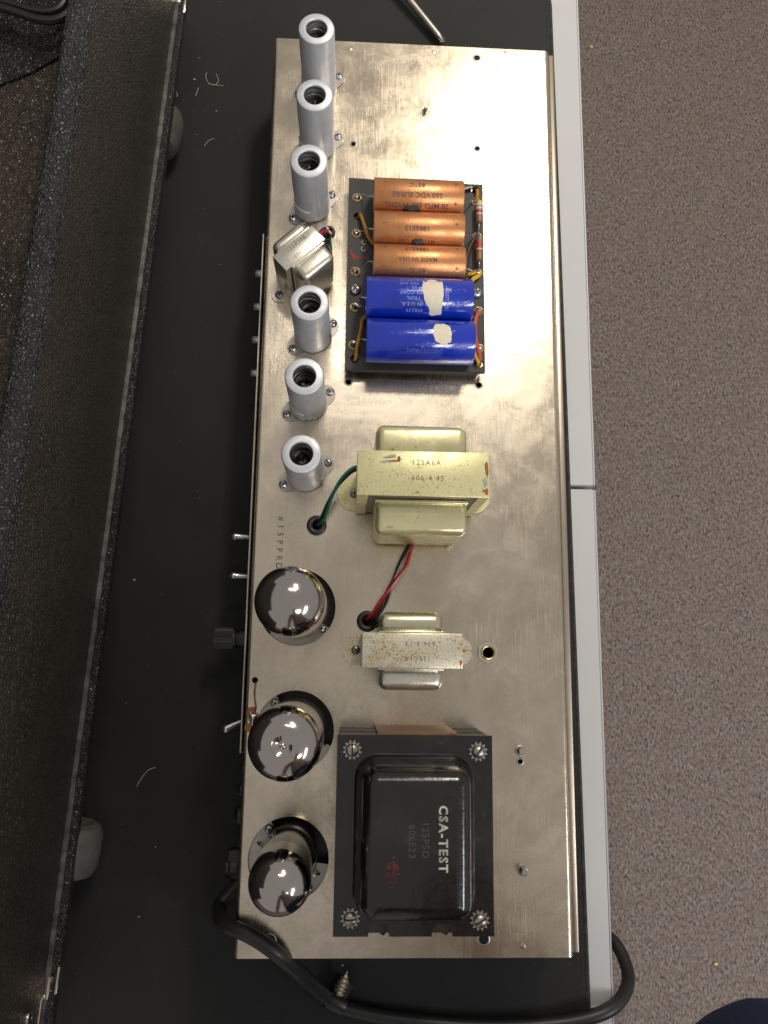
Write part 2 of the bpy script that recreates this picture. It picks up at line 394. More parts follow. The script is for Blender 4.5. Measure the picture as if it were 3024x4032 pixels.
b = MB(); b.box(-104.5, -103.3, -195.2, 155.6, -62, .2, .25, 1); part('front_panel', b, OLDSTEEL, AMP, 'thin bright plate along the control side')
b = MB(); b.box(101.9, 106.6, -HY + 1.5, HY - 1.5, -66, -1.6, 1.2, 3); part('back_panel', b, simple('rear_plate', (.52, .45, .36), .34, 1.0, .2, 90, .05), AMP)

# small holes' upset rims
for px, py, r in ((1391, 567, 1.9), (1879, 585, 1.9), (1878, 228, 2.2), (1372, 1504, 2.0), (1886, 1517, 2.0), (2048, 2998, 1.6), (1063, 3702, 2.9), (1904, 3698, 3.0)):
    p = at(px, py); b = MB(); b.lathe([(r + .9, .03), (r + .5, .22), (r, .14), (r - .05, -1.2)], (p.x, p.y, 0), 18); part('hole_rim', b, OLDSTEEL, AMP)

# screw meshes shared by every screw of their kind
def screw_mesh(r=2.8, name='pan_head_screw', mat=STEEL, slot='cross'):
    b = MB(); b.lathe([(.01, r * .62), (r * .35, r * .60), (r * .7, r * .48), (r * .93, r * .25), (r, .05), (r, -.6)], n=20)
    if slot == 'cross':
        for a in (0, PI / 2):
            b.box(-r * .55, r * .55, -r * .13, r * .13, r * .40, r * .64, 0, 1, 1, Matrix.Rotation(a, 4, 'Z'))
    else: b.box(-r * .9, r * .9, -r * .12, r * .12, r * .3, r * .66, 0, 1, 1)
    return b.mesh(name, [mat, DARK])
SCREW = screw_mesh(); SCREWO = screw_mesh(2.9, 'dull_pan_head_screw', OLDSTEEL); BIGSLOT = screw_mesh(3.8, 'slotted_screw', OLDSTEEL, 'slot')

# studs standing out of the chassis
for px, py, h, r in ((1674, 439, 5.0, 1.3), (2048, 2956, 5.5, 2.1), (2056, 3425, 6.5, 2.1)):
    p = at(px, py); b = MB(); b.lathe([(.01, h), (r * .8, h), (r, h - .4)] + [(r * (1 if i % 2 else .86), h - .6 - i * .35) for i in range(int((h - .8) / .35))] + [(r, 0)], (p.x, p.y, 0), 14)
    b.lathe([(r + 1.3, .03), (r + .8, .25), (r, .3)], (p.x, p.y, 0), 14); part('threaded_stud', b, OLDSTEEL, AMP)

# jack with hexagon nut
p = at(1919, 2570)
b = MB(); hexa = [(p.x + 6.9 * math.cos(a * PI / 3 + .5), p.y + 6.9 * math.sin(a * PI / 3 + .5)) for a in range(6)]
b.sheet(hexa, [circ(p.x, p.y, 4.6, 24)], 2.4, 2.3); jk = part('hex_nut', b, STEEL, AMP, 'bright hexagon nut round the jack socket')
b = MB(); b.lathe([(4.7, 2.0), (4.7, 3.4), (4.3, 3.7), (3.6, 3.5), (3.5, -9)], (p.x, p.y, 0), 28); part('jack_bush', b, BRASS, AMP)

# rubber grommets
for g, r in ((g1, 6.6), (g2, 6.8), (g3, 4.6)):
    b = MB(); R_, q = r * .70, r * .30
    b.lathe([(R_ + q * math.cos(a * PI / 8), .9 + q * 1.0 * math.sin(a * PI / 8)) for a in range(-8, 9)], (g.x, g.y, 0), 28)
    part('rubber_grommet', b, RUBBER, AMP)
    b = MB(); b.disc((g.x, g.y, -1.0), r * .6); part('grommet_shadow_plug', b, DARK, AMP) if False else b.bm.free()

# stamped serial and rust spots
b = MB(); p0 = at(1098, 2030, 0)
for i, ch in enumerate('#15PPRD'):
    q = at(1106 - i * 1.6, 2042 + i * 31, 0)
    b.text(ch, 5.6 if i else 5, lambda u, v, q=q: (q.x + v, q.y - u, .05), 0, .05)
part('ink_stamp', b, [simple('faded_ink', (.30, .25, .18), .4, .8, .5, 500)], AMP, 'faded ink serial stamp reading down the plate')

# wire soldered to the plate
a0 = at(1004, 2678, -.6)
b = MB(); b.tube([a0 + Vector((0, 0, -3)), a0 + Vector((.6, -1, .5)), at(1003, 2705, 2.0), at(1001, 2740, 1.6), at(1006, 2785, 1.6), at(1004, 2800, 1)], .45, 8)
part('ground_wire', b, simple('tinned_copper_wire', (.55, .40, .28), .3, 1.0), AMP)
b = MB(); c = at(997, 2826)
random.seed(3); ring = []
for i in range(18):
    a = 2 * PI * i / 18; rr = 3.4 * (1 + .35 * math.sin(3 * a + .6) + .15 * random.random()); ring.append((c.x + rr * .72 * math.cos(a), c.y + rr * 1.25 * math.sin(a)))
V = [(c.x, c.y, 2.2)]; 
for k, z in ((.45, 1.9), (.8, 1.2), (1.0, .05)): V += [(c.x + (x - c.x) * k, c.y + (y - c.y) * k, z) for x, y in ring]
F = [(0, 1 + i, 1 + (i + 1) % 18) for i in range(18)]
for l in range(2): F += [(1 + l * 18 + i, 1 + (l + 1) * 18 + i, 1 + (l + 1) * 18 + (i + 1) % 18, 1 + l * 18 + (i + 1) % 18) for i in range(18)]
b._add(V, F); part('solder_blob', b, SOLDER, AMP)
b = MB(); 
for cx, cy, r0 in ((c.x, c.y + .5, 6.4), (c.x - 1.5, c.y - 6.5, 4.2)):
    pts = []
    for i in range(22):
        a = 2 * PI * i / 22; rr = r0 * (.75 + .25 * math.sin(2 * a + cx) + .2 * random.random()); pts.append((cx + rr * .75 * math.cos(a), cy + rr * math.sin(a)))
    b.prism(pts, .02 + r0 * .01, .12 + r0 * .01)
part('flux_residue', b, RUSTY, AMP)

# controls along the front
for px, py in ((1014, 1080), (1013, 1211), (1006, 1340), (1000, 1471)):
    q = at(px, py, -35); b = MB(); Mx = Matrix.Translation((-104.4, q.y, -35)) @ Matrix.Rotation(-PI / 2, 4, 'Y')
    b.lathe([(5.5, 0), (5.5, 1.6), (4.6, 2.2), (3.2, 2.3), (3.2, 8.0), (2.8, 8.6), (.01, 8.6)], n=20, M=Mx); part('potentiometer_shaft', b, STEEL, AMP)
for (px, py), (tx, ty), z in (((982, 2115), (927, 2114), -33), ((977, 2270), (921, 2268), -33)):
    y = at(px, py, z).y; e = at(tx, ty, z); b = MB(); Mx = Matrix.Translation((-104.4, y, z)) @ Matrix.Rotation(-PI / 2, 4, 'Y')
    b.lathe([(7.5, 0), (7.2, 1.0), (5.4, 1.6), (4.8, 2.2), (2.4, 2.6)], n=20, M=Mx); sw = part('toggle_switch', b, STEEL, AMP)
    b = MB(); b.tube([(-107, y, z), ((e.x - 107) / 2, (e.y + y) / 2, z + .5), (e.x, e.y, z + 1)], lambda t: 1.5 + 1.3 * t, 12)
    b.lathe([(2.8 * math.sin(a * PI / 10), 2.8 * math.cos(a * PI / 10)) for a in range(11)], (e.x, e.y, z + 1), 14); part('lever', b, STEEL, sw)
e = at(893, 2868, -30); y = at(945, 2837, -30).y; b = MB(); Mx = Matrix.Translation((-104.4, y, -30)) @ Matrix.Rotation(-PI / 2, 4, 'Y')
b.lathe([(6, 0), (5.8, 1.2), (3, 2.2), (2.2, 2.6)], n=20, M=Mx); sw = part('toggle_switch', b, STEEL, AMP)
b = MB(); b.tube([(-107, y, -30), (e.x, e.y, -28)], lambda t: 1.3 + 1.6 * t, 12, k=1); b.lathe([(2.9 * math.sin(a * PI / 10), 2.9 * math.cos(a * PI / 10)) for a in range(11)], (e.x, e.y, -28), 14)
part('lever', b, STEEL, sw)
yk = at(905, 2513, -34).y; b = MB(); Mx = Matrix.Translation((-104.4, yk, -34)) @ Matrix.Rotation(-PI / 2, 4, 'Y')
b.lathe([(6.3, 0), (6.3, 7.5), (5.5, 8.0), (5.5, 9.5), (6.9, 10), (6.9, 12)], n=28, M=Mx)
pr = []
for i in range(48): a = 2 * PI * i / 48; r = 7.3 if i % 2 else 6.7; pr.append((r * math.cos(a), r * math.sin(a)))
b.prism(pr, 12, 24, M=Mx); part('fuse_holder', b, PHENOL, AMP, 'ribbed black cap sticking out of the control side')
for py, r, L in ((3030, 5, 5), (3112, 5, 6), (3212, 7, 7), (3290, 5, 4)):
    y = at(925, py, -30).y; b = MB(); Mx = Matrix.Translation((-102.6, y, -30)) @ Matrix.Rotation(-PI / 2, 4, 'Y')
    b.lathe([(r, 0), (r, L * .6), (r * .8, L * .8), (r * .7, L), (.01, L)], n=22, M=Mx); part('panel_socket', b, PHENOL, AMP)

# small-tube sockets with their two ears and screws
ANG = [math.radians(a) for a in (28, 28, 35, 35, 30, 28)]
for (x, y), a in zip(SHD, ANG):
    t = MB(); Mx = Matrix.Translation((x, y, 0)) @ Matrix.Rotation(a, 4, 'Z')
    o = []
    for i in range(40):
        q = 2 * PI * i / 40; r = 12.9 + 7.2 * max(0, abs(math.cos(q)) - .84) / .16; o.append((r * math.cos(q), r * math.sin(q)))
    t.sheet(o, [circ(0, 0, 8.8, 20)], .75, .7); bmesh.ops.transform(t.bm, matrix=Mx, verts=t.bm.verts[:])
    t.lathe([(8.8, .7), (8.8, -8), (.01, -8)], (x, y, 0), 20, 1)
    so = part('tube_socket', t, [OLDSTEEL, PHENOL], AMP)
    for k in (0, PI):
        inst('screw', SCREW, (x + 16.6 * math.cos(a + k), y + 16.6 * math.sin(a + k), .9), random.uniform(0, 1.5), so)

# power-tube sockets set below the round openings
def sector(b, x, y, r0, r1, a0, a1, z, th, mi=0, n=20):
    pts = [(x + r1 * math.cos(a0 + (a1 - a0) * i / n), y + r1 * math.sin(a0 + (a1 - a0) * i / n)) for i in range(n + 1)]
    pts += [(x + r0 * math.cos(a1 + (a0 - a1) * i / n), y + r0 * math.sin(a1 + (a0 - a1) * i / n)) for i in range(n + 1)]
    b.prism(pts, z - th, z, mi)
for i, (x, y) in enumerate(TUBES):
    a = math.radians((-40, 128, 126)[i]); b = MB()
    b.lathe([(15.6, -9), (15.6, -14), (.01, -14)], (x, y, 0), 28, 1); b.lathe([(26, -14.5), (15.5, -14.5)], (x, y, 0), 28, 1)
    for k, (w0, w1) in ((0, ((-95, 8), (-8, 100), (-8, 104))[i]), (PI, ((-10, 40), (-12, 30), (-10, 46))[i])):
        sector(b, x, y, 16.2, 26, a + k + math.radians(w0), a + k + math.radians(w1), -2.2, 1.1)
    b.lathe([(17.4, -9), (17.4, -.5), (16.8, -.5), (16.8, -9)], (x, y, 0), 36, 1)
    so = part('tube_socket', b, [OLDSTEEL, PHENOL], AMP)
    for k in (0, PI):
        inst('screw', SCREW, (x + 21.0 * math.cos(a + k), y + 21.0 * math.sin(a + k), -1.2), random.uniform(0, 1.5), so)
        b = MB(); ux, uy = math.cos(a + k + .5), math.sin(a + k + .5)
        b.tube([(x + 21 * ux, y + 21 * uy, -1.6), (x + 18.6 * ux, y + 18.6 * uy, 2), (x + 17.9 * ux, y + 17.9 * uy, 6)], .8, 8); part('retaining_spring', b, STEEL, so)

# ------------------------------------------------------------------ transformers
def place(cx, cy, ang): return Matrix.Translation((cx, cy, 0)) @ Matrix.Rotation(ang, 4, 'Z')
def transformer(label, cx, cy, ang, L, W, H, bx, bw, bdu, bdl, bz0, bz1, br, fl, fr, mat, bellm, texts, screws=(1, 1), bellm2=None):
    Mx = place(cx, cy, ang); t = bpy.data.objects.new('transformer', None); col.objects.link(t); t.parent = AMP; ORG[t] = ORG[AMP]; t['label'] = label
    t.empty_display_size = .01
    b = MB(); hl, hw, th = L / 2, W / 2, 1.4
    b.box(-hl, hl, -hw, hw, H - th, H, .6, 2, 0, Mx)
    for s_ in (-1, 1):
        b.box(min(s_ * hl, s_ * (hl - th)), max(s_ * hl, s_ * (hl - th)), -hw + .25, hw - .25, .3, H - .5, .45, 2, 0, Mx)
        n = 14; pts = [(s_ * (hl - .4), -fr)] + [(s_ * (hl + fl - fr + fr * math.cos(q)), fr * math.sin(q)) for q in [(-.5 + i / n) * PI for i in range(n + 1)]] + [(s_ * (hl - .4), fr)]
        b.prism(pts if s_ > 0 else pts[::-1], .12, 1.5, 0, Mx)
    for s_ in (-1, 1):
        for q in (-1, 1):
            b.box(*sorted((s_ * (hl - .05), s_ * (hl - max(3.5, L * .085)))), *sorted((q * (hw - .9), q * (hw - .05))), 2.2, H - .6, .3, 1, 0, Mx)
    part('clamp_frame', b, mat, t)
    b = MB()
    nl = 9
    for i in range(nl):
        y0 = -hw + .9 + (W - 1.8) * i / nl; q = .25 * (i % 2)
        b.box(-hl + th + .2 + q, hl - th - .2 - q, y0 + .05, y0 + (W - 1.8) / nl - .05, 3.2, H - th - .2, 0, 1, 0, Mx)
    part('lamination_stack', b, LAMI, t)
    for s_, d, mm in ((1, bdu, bellm), (-1, bdl, bellm2 or bellm)):
        b = MB(); y0, y1 = sorted((s_ * (hw - 1.2), s_ * (hw + d)))
        b.box(bx - bw / 2, bx + bw / 2, y0, y1, bz0, bz1, br, 5, 0, Mx)
        b.box(bx - bw / 2 - .1, bx + bw / 2 + .1, min(s_ * (hw - .6), s_ * (hw + 1.4)), max(s_ * (hw - .6), s_ * (hw + 1.4)), bz0 - .6, bz1 + .8, .5, 2, 0, Mx)
        part('end_bell', b, mm, t)
    for s_, on in zip((-1, 1), screws):
        if on: inst('screw', SCREWO if s_ < 0 else SCREW, Mx @ Vector((s_ * (hl + fl - fr + .5), 0, 1.9)), random.uniform(0, 1.5), t)
    b = MB()
    for body, u0, v0, size, flip, bold, spc in texts:
        f = -1 if flip else 1
        b.text(body, size, lambda u, v, f=f, u0=u0, v0=v0: tuple(Mx @ Vector((u0 + f * u, v0 + f * v, H + .04))), 0, bold, spc)
    part('stamped_number', b, ENGR, t)
    return t, Mx
T2, M2 = transformer('largest yellow plated transformer stamped 125A6A with green and red leads', 3.3, -29.4, 0, 77.5, 27, 65, .3, 55.5, 20.5, 20.5, 4, 51, 5.0, 12, 11.5, YEL, BELLC,
    [('125A6A', 1.6, 6.4, 4.3, 0, .0, 1.25), ('-606-4 45', 1.5, -2.8, 4.3, 0, .0, 1.25)])
T3, M3 = transformer('stained transformer stamped 125C1A beside the hexagon nut jack', -.5, -131, 0, 59.5, 20.5, 42, -.1, 39, 13, 13.2, 3, 33, 5.5, 12.2, 9.5, STAINED, PALEY,
    [('606-5-13', 4.5, 4.2, 3.6, 1, 0, 1.35), ('125C1A', 3.0, -4.4, 3.6, 1, 0, 1.35)], bellm2=SIL)
T1, M1 = transformer('small cream plated transformer stamped 125A20B set askew between tube shields', -75.6, 123.9, math.radians(43.3), 33.6, 13.4, 40, 1.4, 27, 8.6, 12.6, 3, 38.4, 4.6, 9.5, 5.5, SIL, SIL,
    [('125A20B', 0.5, 3.1, 3.6, 0, 0, 1.2), ('-606-5-26', 0.2, -2.9, 3.6, 0, 0, 1.12)])
# rust run and scuff on the yellow frame
random.seed(5)
def blob(b, Mx, u, v, ru, rv, z, n=14, wob=.45, mi=0, ang=0):
    pts = []
    for i in range(n):
        a = 2 * PI * i / n; k = 1 - wob * random.random(); x, y = ru * k * math.cos(a), rv * k * math.sin(a)
        pts.append((u + x * math.cos(ang) - y * math.sin(ang), v + x * math.sin(ang) + y * math.cos(ang)))
    b.prism(pts, z, z + .07, mi, Mx)
for args, ang, P_, Mq in (((37.1, 4.0, 1.3, 6.8, 65.03), 0, T2, M2), ((36.8, -10, 1.6, 2.2, 65.03), 0, T2, M2), ((35.6, -9.5, 1.8, 1.3, 65.05), .4, T2, M2), ((-14.5, 8.2, 1.2, 2.2, 65.03), 0, T2, M2),
                    ((-17.5, 7.4, 4.0, .5, 65.03), .15, T2, M2), ((-19, 9.2, 4.5, .45, 65.03), .15, T2, M2), ((28.6, -6.5, .9, 2.0, 42.03), 0, T3, M3), ((35.8, .4, 2.0, 1.2, 1.55), 0, T3, M3)):
    b = MB(); blob(b, Mq, *args, ang=ang); part('rust_mark', b, RUSTY, P_)
for args, ang in (((-19, 7.0, 8.5, 1.3, 65.015, 18), .13), ((-20, 9.8, 5, 1.1, 65.015, 16), .13), ((36.2, -4.5, 1.9, 4.0, 65.02, 14), 0)):
    b = MB(); blob(b, M2, *args, ang=ang); part('bare_metal_scuff', b, OLDSTEEL, T2)

def wires(parent, runs):
    for name, m, r, pts in runs: b = MB(); b.tube(pts, r, 10); part(name, b, m, parent)
V_ = Vector
down1 = V_((g1.x, g1.y, -8)); down2 = V_((g2.x, g2.y, -8)); down3 = V_((g3.x, g3.y, -8))
wires(T2, [
    ('green_lead', GREENW, 1.05, [(-30, -24, 24), at(1402, 1838, 22), at(1345, 1885, 22), at(1305, 1960, 16), at(1278, 2040, 7), g1 + V_((1.2, .4, 1)), down1 + V_((1, 0, 0))]),
    ('black_lead', BLACKW, 1.1, [(-30, -26, 20), at(1404, 1850, 18), at(1340, 1900, 19), at(1294, 1975, 13), at(1262, 2045, 5.5), g1 + V_((-.6, .2, 1)), down1]),
    ('red_lead', REDW, 1.1, [(10, -52, 6), at(1622, 2160, 8), at(1600, 2225, 9), at(1555, 2290, 10), at(1500, 2365, 9), at(1460, 2425, 5), g2 + V_((-.8, 1, 0)), down2]),
    ('brown_lead', BROWNW, 1.05, [(8, -52, 7), at(1616, 2152, 10), at(1580, 2215, 11), at(1545, 2290, 9), at(1512, 2350, 7), at(1478, 2420, 5), g2 + V_((.6, 1.2, 0)), down2 + V_((1, 0, 0))]),
    ('black_lead', BLACKW, 1.1, [(6, -52, 6), at(1608, 2150, 7), at(1572, 2220, 8), at(1540, 2310, 7), at(1520, 2370, 6), at(1482, 2430, 5), g2 + V_((1.8, .6, 0)), down2 + V_((1.5, 0, 0))])])
wires(T3, [('black_lead', BLACKW, 1.1, [(-12, -115, 6), at(1492, 2440, 7), at(1478, 2450, 6), g2 + V_((2.2, -1.2, 1)), down2 + V_((2, -1, 0))]),
           ('black_lead', BLACKW, 1.1, [(-12, -117, 5), at(1496, 2456, 5), at(1480, 2464, 5), g2 + V_((1.2, -2, 1)), down2 + V_((1, -2, 0))])])
ex = M1 @ V_((17.5, 2, 20)); ex2 = M1 @ V_((18, -3, 14))
wires(T1, [('red_lead', REDW, 1.0, [M1 @ V_((16.5, 3, 30)), at(1262, 920, 29), at(1286, 908, 22), at(1300, 918, 10), g3 + V_((.6, 0, 0)), down3]),
           ('blue_lead', BLUEW, 1.0, [M1 @ V_((16, 4, 26)), at(1268, 905, 24), at(1286, 898, 16), g3 + V_((-.4, 1, 0)), down3]),
           ('green_lead', GREENW, 1.05, [g3 + V_((.8, -1, -2)), at(1300, 940, 6), at(1303, 985, 13), at(1302, 1025, 16), at(1290, 1050, 11), M1 @ V_((14, -8, 7))]),
           ('black_lead', BLACKW, 1.1, [g3 + V_((-.4, -1.5, -2)), at(1286, 945, 7), at(1290, 975, 16), at(1302, 1003, 20), at(1283, 1020, 19), M1 @ V_((13, -8, 14))])])

# ------------------------------------------------------------------ power transformer
PT = bpy.data.objects.new('transformer', None); col.objects.link(PT); PT.parent = AMP; ORG[PT] = ORG[AMP]; PT.empty_display_size = .01
PT['label'] = 'big black varnished power transformer marked CSA-TEST in white'
X0, X1, Y0, Y1 = -43.4, 44.6, -284, -178.2
b = MB()
for i in range(14):
    z = 1.5 + i * 3.3; q = .35 * (i % 2) + .1 * (i % 3)
    b.box(X0 + .6 + q, X1 - .6 - q, Y0 + .7 + q, Y1 - .5 - q, z, z + 3.1)
part('lamination_stack', b, simple('varnished_laminations', (.09, .08, .065), .28, .7, .3, 200, .2), PT)
b = MB(); b.box(-20.5, 25.5, Y1 - .8, Y1 + 1.0, 0.4, 46.5, .3, 1); part('copper_band', b, COPB, PT)
notch = lambda cx: [(cx + 6, Y0), (cx + 5, Y0 + 4.6), (cx + 2.5, Y0 + 6.5), (cx - 2, Y0 + 6.6), (cx - 4.6, Y0 + 5), (cx - 5.6, Y0)]
n1 = at(1489, 3675, 50).x; n2 = at(1739, 3675, 50).x
out = [(X0, Y0), (X0, Y1), (X1, Y1), (X1, Y0)] + notch(n2) + notch(n1)
b = MB(); b.prism(out, 48.2, 50)
b.loft(0, -231.3, 32.8, 41.8, 12, [(-1.4, 50.02), (-.4, 50.3), (.3, 51.4), (.8, 54), (1.6, 60), (2.6, 66), (3.6, 70.6), (5.0, 73.9), (7.0, 76.2), (9.6, 77.4), (12.5, 77.7)], seg=10)
bell = part('end_bell', b, ENAMEL, PT)
for px, py, rz in ((1387, 2952, PI / 2), (1882, 2959, .95), (1379, 3615, .05), (1889, 3622, .5)):
    p = at(px, py, 50); b = MB(); tooth = []
    for i in range(24): a = 2 * PI * i / 24; r = 5.4 if i % 2 else 4.1; tooth += [(p.x + r * math.cos(a - .06), p.y + r * math.sin(a - .06)), (p.x + r * math.cos(a + .06), p.y + r * math.sin(a + .06))]
    b.prism(tooth, 50.05, 50.9); wsh = part('star_washer', b, OLDSTEEL, PT); inst('slotted_screw', BIGSLOT, (p.x, p.y, 51.2), rz, PT)
b = MB()
def down_text(b, body, xm, y_top, y_bot, size, z, bold, sp):
    b.text(body, size, lambda u, v: (xm + v, (y_top + y_bot) / 2 - u, z), 0, bold, sp)
q0, q1 = at(1744, 3178, 77.7), at(1744, 3429, 77.7)
down_text(b, 'CSA-TEST', q0.x, q0.y, q1.y, 6.5, 77.85, .22, 1.22)
part('white_lettering', b, WHITE, PT)
b = MB()
q0, q1 = at(1675, 3230, 77.7), at(1675, 3385, 77.7); down_text(b, '125P5D', q0.x, q0.y, q1.y, 5.2, 77.82, -.02, 1.1)
q0, q1 = at(1622, 3242, 77.7), at(1622, 3385, 77.7); down_text(b, '606523', q0.x, q0.y, q1.y, 5.2, 77.82, -.02, 1.1)
part('stamped_number', b, simple('worn_stamp_on_enamel', (.10, .098, .09), .22, .3), PT)
b = MB(); q = at(1550, 3425, 77.7); random.seed(11)
for i in range(16): blob(b, Matrix(), q.x + random.gauss(0, 2.2), q.y + random.gauss(0, 3.4), random.uniform(.5, 1.9), random.uniform(.5, 2.2), 77.80 + i * .003, 9, .6)
part('red_paint_smear', b, simple('dull_red_paint', (.16, .012, .014), .5, 0, .5, 600, .3), PT)
for x in (n1, n2): b = MB(); b.tube([(x, Y0 + 3, 20), (x + 1.5, Y0 + 1.5, 42), (x + 3.4, Y0 + .8, 46)], 1.6, 10); part('varnish_drip', b, ENAMEL, PT)

# ------------------------------------------------------------------ capacitor board
CB = bpy.data.objects.new('capacitor_board', None); col.objects.link(CB); CB.parent = AMP; ORG[CB] = ORG[AMP]; CB.empty_display_size = .01
CB['label'] = 'black fibre board carrying three copper and two blue capacitors'
bz = 11.0
bh = [at(1409, 852, bz), at(1871, 748, bz), at(1395, 1414, bz), at(1887, 1430, bz)]
b = MB(); b.sheet([(-44.6, 53.2), (49.8, 54.2), (49.6, 193.6), (6, 192.6), (-44.8, 194.3)], [circ(p.x, p.y, 3.0) for p in bh], bz, 3.2)
b.box(-41.5, 46.5, 57, 190, .3, bz - 3.4, 0)
part('fibre_board', b, BOARD, CB)
def cap(y, r, x0, x1, mat, texts, tmat, label):
    z = bz + r + .2; Mx = Matrix.Translation((x0, y, z)) @ Matrix.Rotation(PI / 2, 4, 'Y'); L = x1 - x0
    b = MB(); b.lathe([(.01, .9), (r - 1.6, .8), (r - 1.2, 0), (r - .35, 0), (r, .5), (r, L - .5), (r - .35, L), (r - 1.2, L), (r - 1.6, L - .8), (.01, L - .9)], n=64, M=Mx)
    def wrap(u, v, rr=.14, xm=(x0 + x1) / 2):   # u along the can, v round it
        th = v / r - math.atan2(y + 131.9, 503.8 - z) * .58; return (xm + u, y + (r + rr) * math.sin(th), z + (r + rr) * math.cos(th))
    for body, u0, ypx, size, flip, bold, sp in texts:
        v0 = r * math.asin(max(-.97, min(.97, ypx / r)))
        if flip == 1: b.text(body, size, lambda u, v: wrap(u0 - u, v0 - v), 1, bold, sp)
        elif flip == 2: b.text(body, size, lambda u, v: wrap(u0 + v, v0 - u), 1, bold, sp)
        else: b.text(body, size, lambda u, v: wrap(u0 + u, v0 + v), 1, bold, sp)
    o = part('capacitor', b, [mat, tmat], CB, label); return wrap
pm = lambda ys: [t for yy in ys for t in (('–', -23, yy, 5.2, 0, .03, 1), ('+', 24.5, yy, 5.2, 0, .03, 1))]
cap(173.0, 12, -27.5, 33, COPPER, [('MADE IN USA', -2, 10.4, 3.5, 1, .0, 1.05), ('85°C', -1.5, 6.0, 4.6, 1, .06, 1.1), ('550 VDC SURGE', -1.5, -.6, 4.7, 1, .06, 1.02), ('20 MFD 500 WVDC', -1, -7.0, 5.0, 1, .06, 1.0)] + pm((7.4, -5.6)), INK,
    'copper coloured capacitor at the end of the board with four lines of print')
cap(148.8, 12, -27.3, 33.3, COPPER, [('1886513', -1.5, -1.0, 4.6, 1, .05, 1.05), ('MADE IN USA', -1.5, -8.6, 3.7, 1, .02, 1.1)] + pm((2.2,)), INK,
    'middle copper coloured capacitor with scuffed print')
cap(124.6, 12, -27.0, 33.8, COPPER, [('1886513', -2, 7.6, 4.4, 1, .05, 1.05), ('MADE IN USA', -1.5, .6, 3.9, 1, .02, 1.1), ('85°C', -1.5, -6.4, 4.6, 1, .06, 1.1)] + pm((8.6, -4.6)), INK,
    'copper coloured capacitor touching the blue pair')
wb1 = cap(97.6, 14.3, -31.6, 38.3, BLUE, [('ILLINOIS', -7, 10.6, 2.9, 1, 0, 1.1), ('NIA AVE', -7.5, 8.1, 3.0, 1, 0, 1.1), ('65', -4, 5.4, 3.0, 1, 0, 1.1), ('ER CORP.', -6.5, 2.2, 3.3, 1, .02, 1.1), ('TRIAL', -4.5, -1.5, 3.3, 1, .02, 1.1),
    ('IN U.S.A.', -5.5, -5.0, 3.4, 1, .05, 1.1), ('408339', -3.5, -8.6, 3.4, 1, 0, 1.1), ('POSITIVE', 17, -.8, 3.3, 2, .06, 1.05)], PALE, 'blue capacitor with the large torn cream patch')
wb2 = cap(68.3, 14.4, -30.8, 39.1, BLUE, [('INDUSTRIAL', 2, -7.4, 4.0, 1, .08, 1.1), ('______________', 2, -8.2, 2.6, 1, .1, .9)], PALE2, 'blue capacitor with the smaller round cream patch')
def patch(wrap, poly, name, mat, lab):
    b = MB(); cx = sum(p[0] for p in poly) / len(poly); cy = sum(p[1] for p in poly) / len(poly); n = len(poly); K = 5
    V = [wrap(cx, cy, .22)]; F = []
    for k in range(1, K + 1): V += [wrap(cx + (p[0] - cx) * k / K, cy + (p[1] - cy) * k / K, .22) for p in poly]
    V += [wrap(p[0], p[1], 0) for p in poly]
    for i in range(n): F.append((0, 1 + i, 1 + (i + 1) % n))
    for k in range(K): F += [(1 + k * n + i, 1 + (k + 1) * n + i, 1 + (k + 1) * n + (i + 1) % n, 1 + k * n + (i + 1) % n) for i in range(n)]
    b._add(V, F); part(name, b, mat, CB, lab)
def jag(poly, per=3, amp=.5):
    o = []
    for i in range(len(poly)):
        a, c = poly[i], poly[(i + 1) % len(poly)]
        for j in range(per): t = j / per; o.append((a[0] + (c[0] - a[0]) * t + random.uniform(-amp, amp), a[1] + (c[1] - a[1]) * t + random.uniform(-amp, amp)))
    return o
random.seed(21)
patch(wb1, jag([(1.5, 11.5), (3.5, 9.5), (5, 13), (9.5, 13.2), (11, 11), (13.8, 11.2), (14.8, 4), (14.4, -3.5), (14, -12), (8, -13), (6.4, -12), (5.8, -8), (3, -3.5), (1.2, 3)], 4, .35), 'cream_patch', CREAM, 'large torn cream paper patch')
patch(wb2, jag([(9, 10.5), (14, 11), (18, 9), (19.2, 4), (18.8, -2), (15.5, -3.6), (13, -4), (9, -1.5), (7.4, 3), (7.4, 7)], 4, .3), 'cream_patch', CREAM, 'smaller round cream paper patch')
random.seed(2)
for (cx, y0, wd) in ((-2, 160.9, 5.6), (2.5, 136.7, 3.8)):
    b = MB(); pts = [(cx - wd, 0), (cx - wd * .6, -1.4), (cx - wd * .2, -2.6), (cx + wd * .1, -1.5), (cx + wd * .6, -1.9), (cx + wd, -.2), (cx + wd * .7, 2.4), (cx, 2.0), (cx - wd * .7, 2.3)]
    V = [(cx, y0, 29.8)] + [(px, y0 + py * .7 + random.uniform(-.3, .3), 29.0 + abs(py) * .6) for px, py in pts]; n = len(pts)
    b._add(V + [(px, y0 + py * .4, 24) for px, py in pts], [(0, 1 + i, 1 + (i + 1) % n) for i in range(n)] + [(1 + i, 1 + n + i, 1 + n + (i + 1) % n, 1 + (i + 1) % n) for i in range(n)])
    part('sealing_gum', b, GUM, CB)
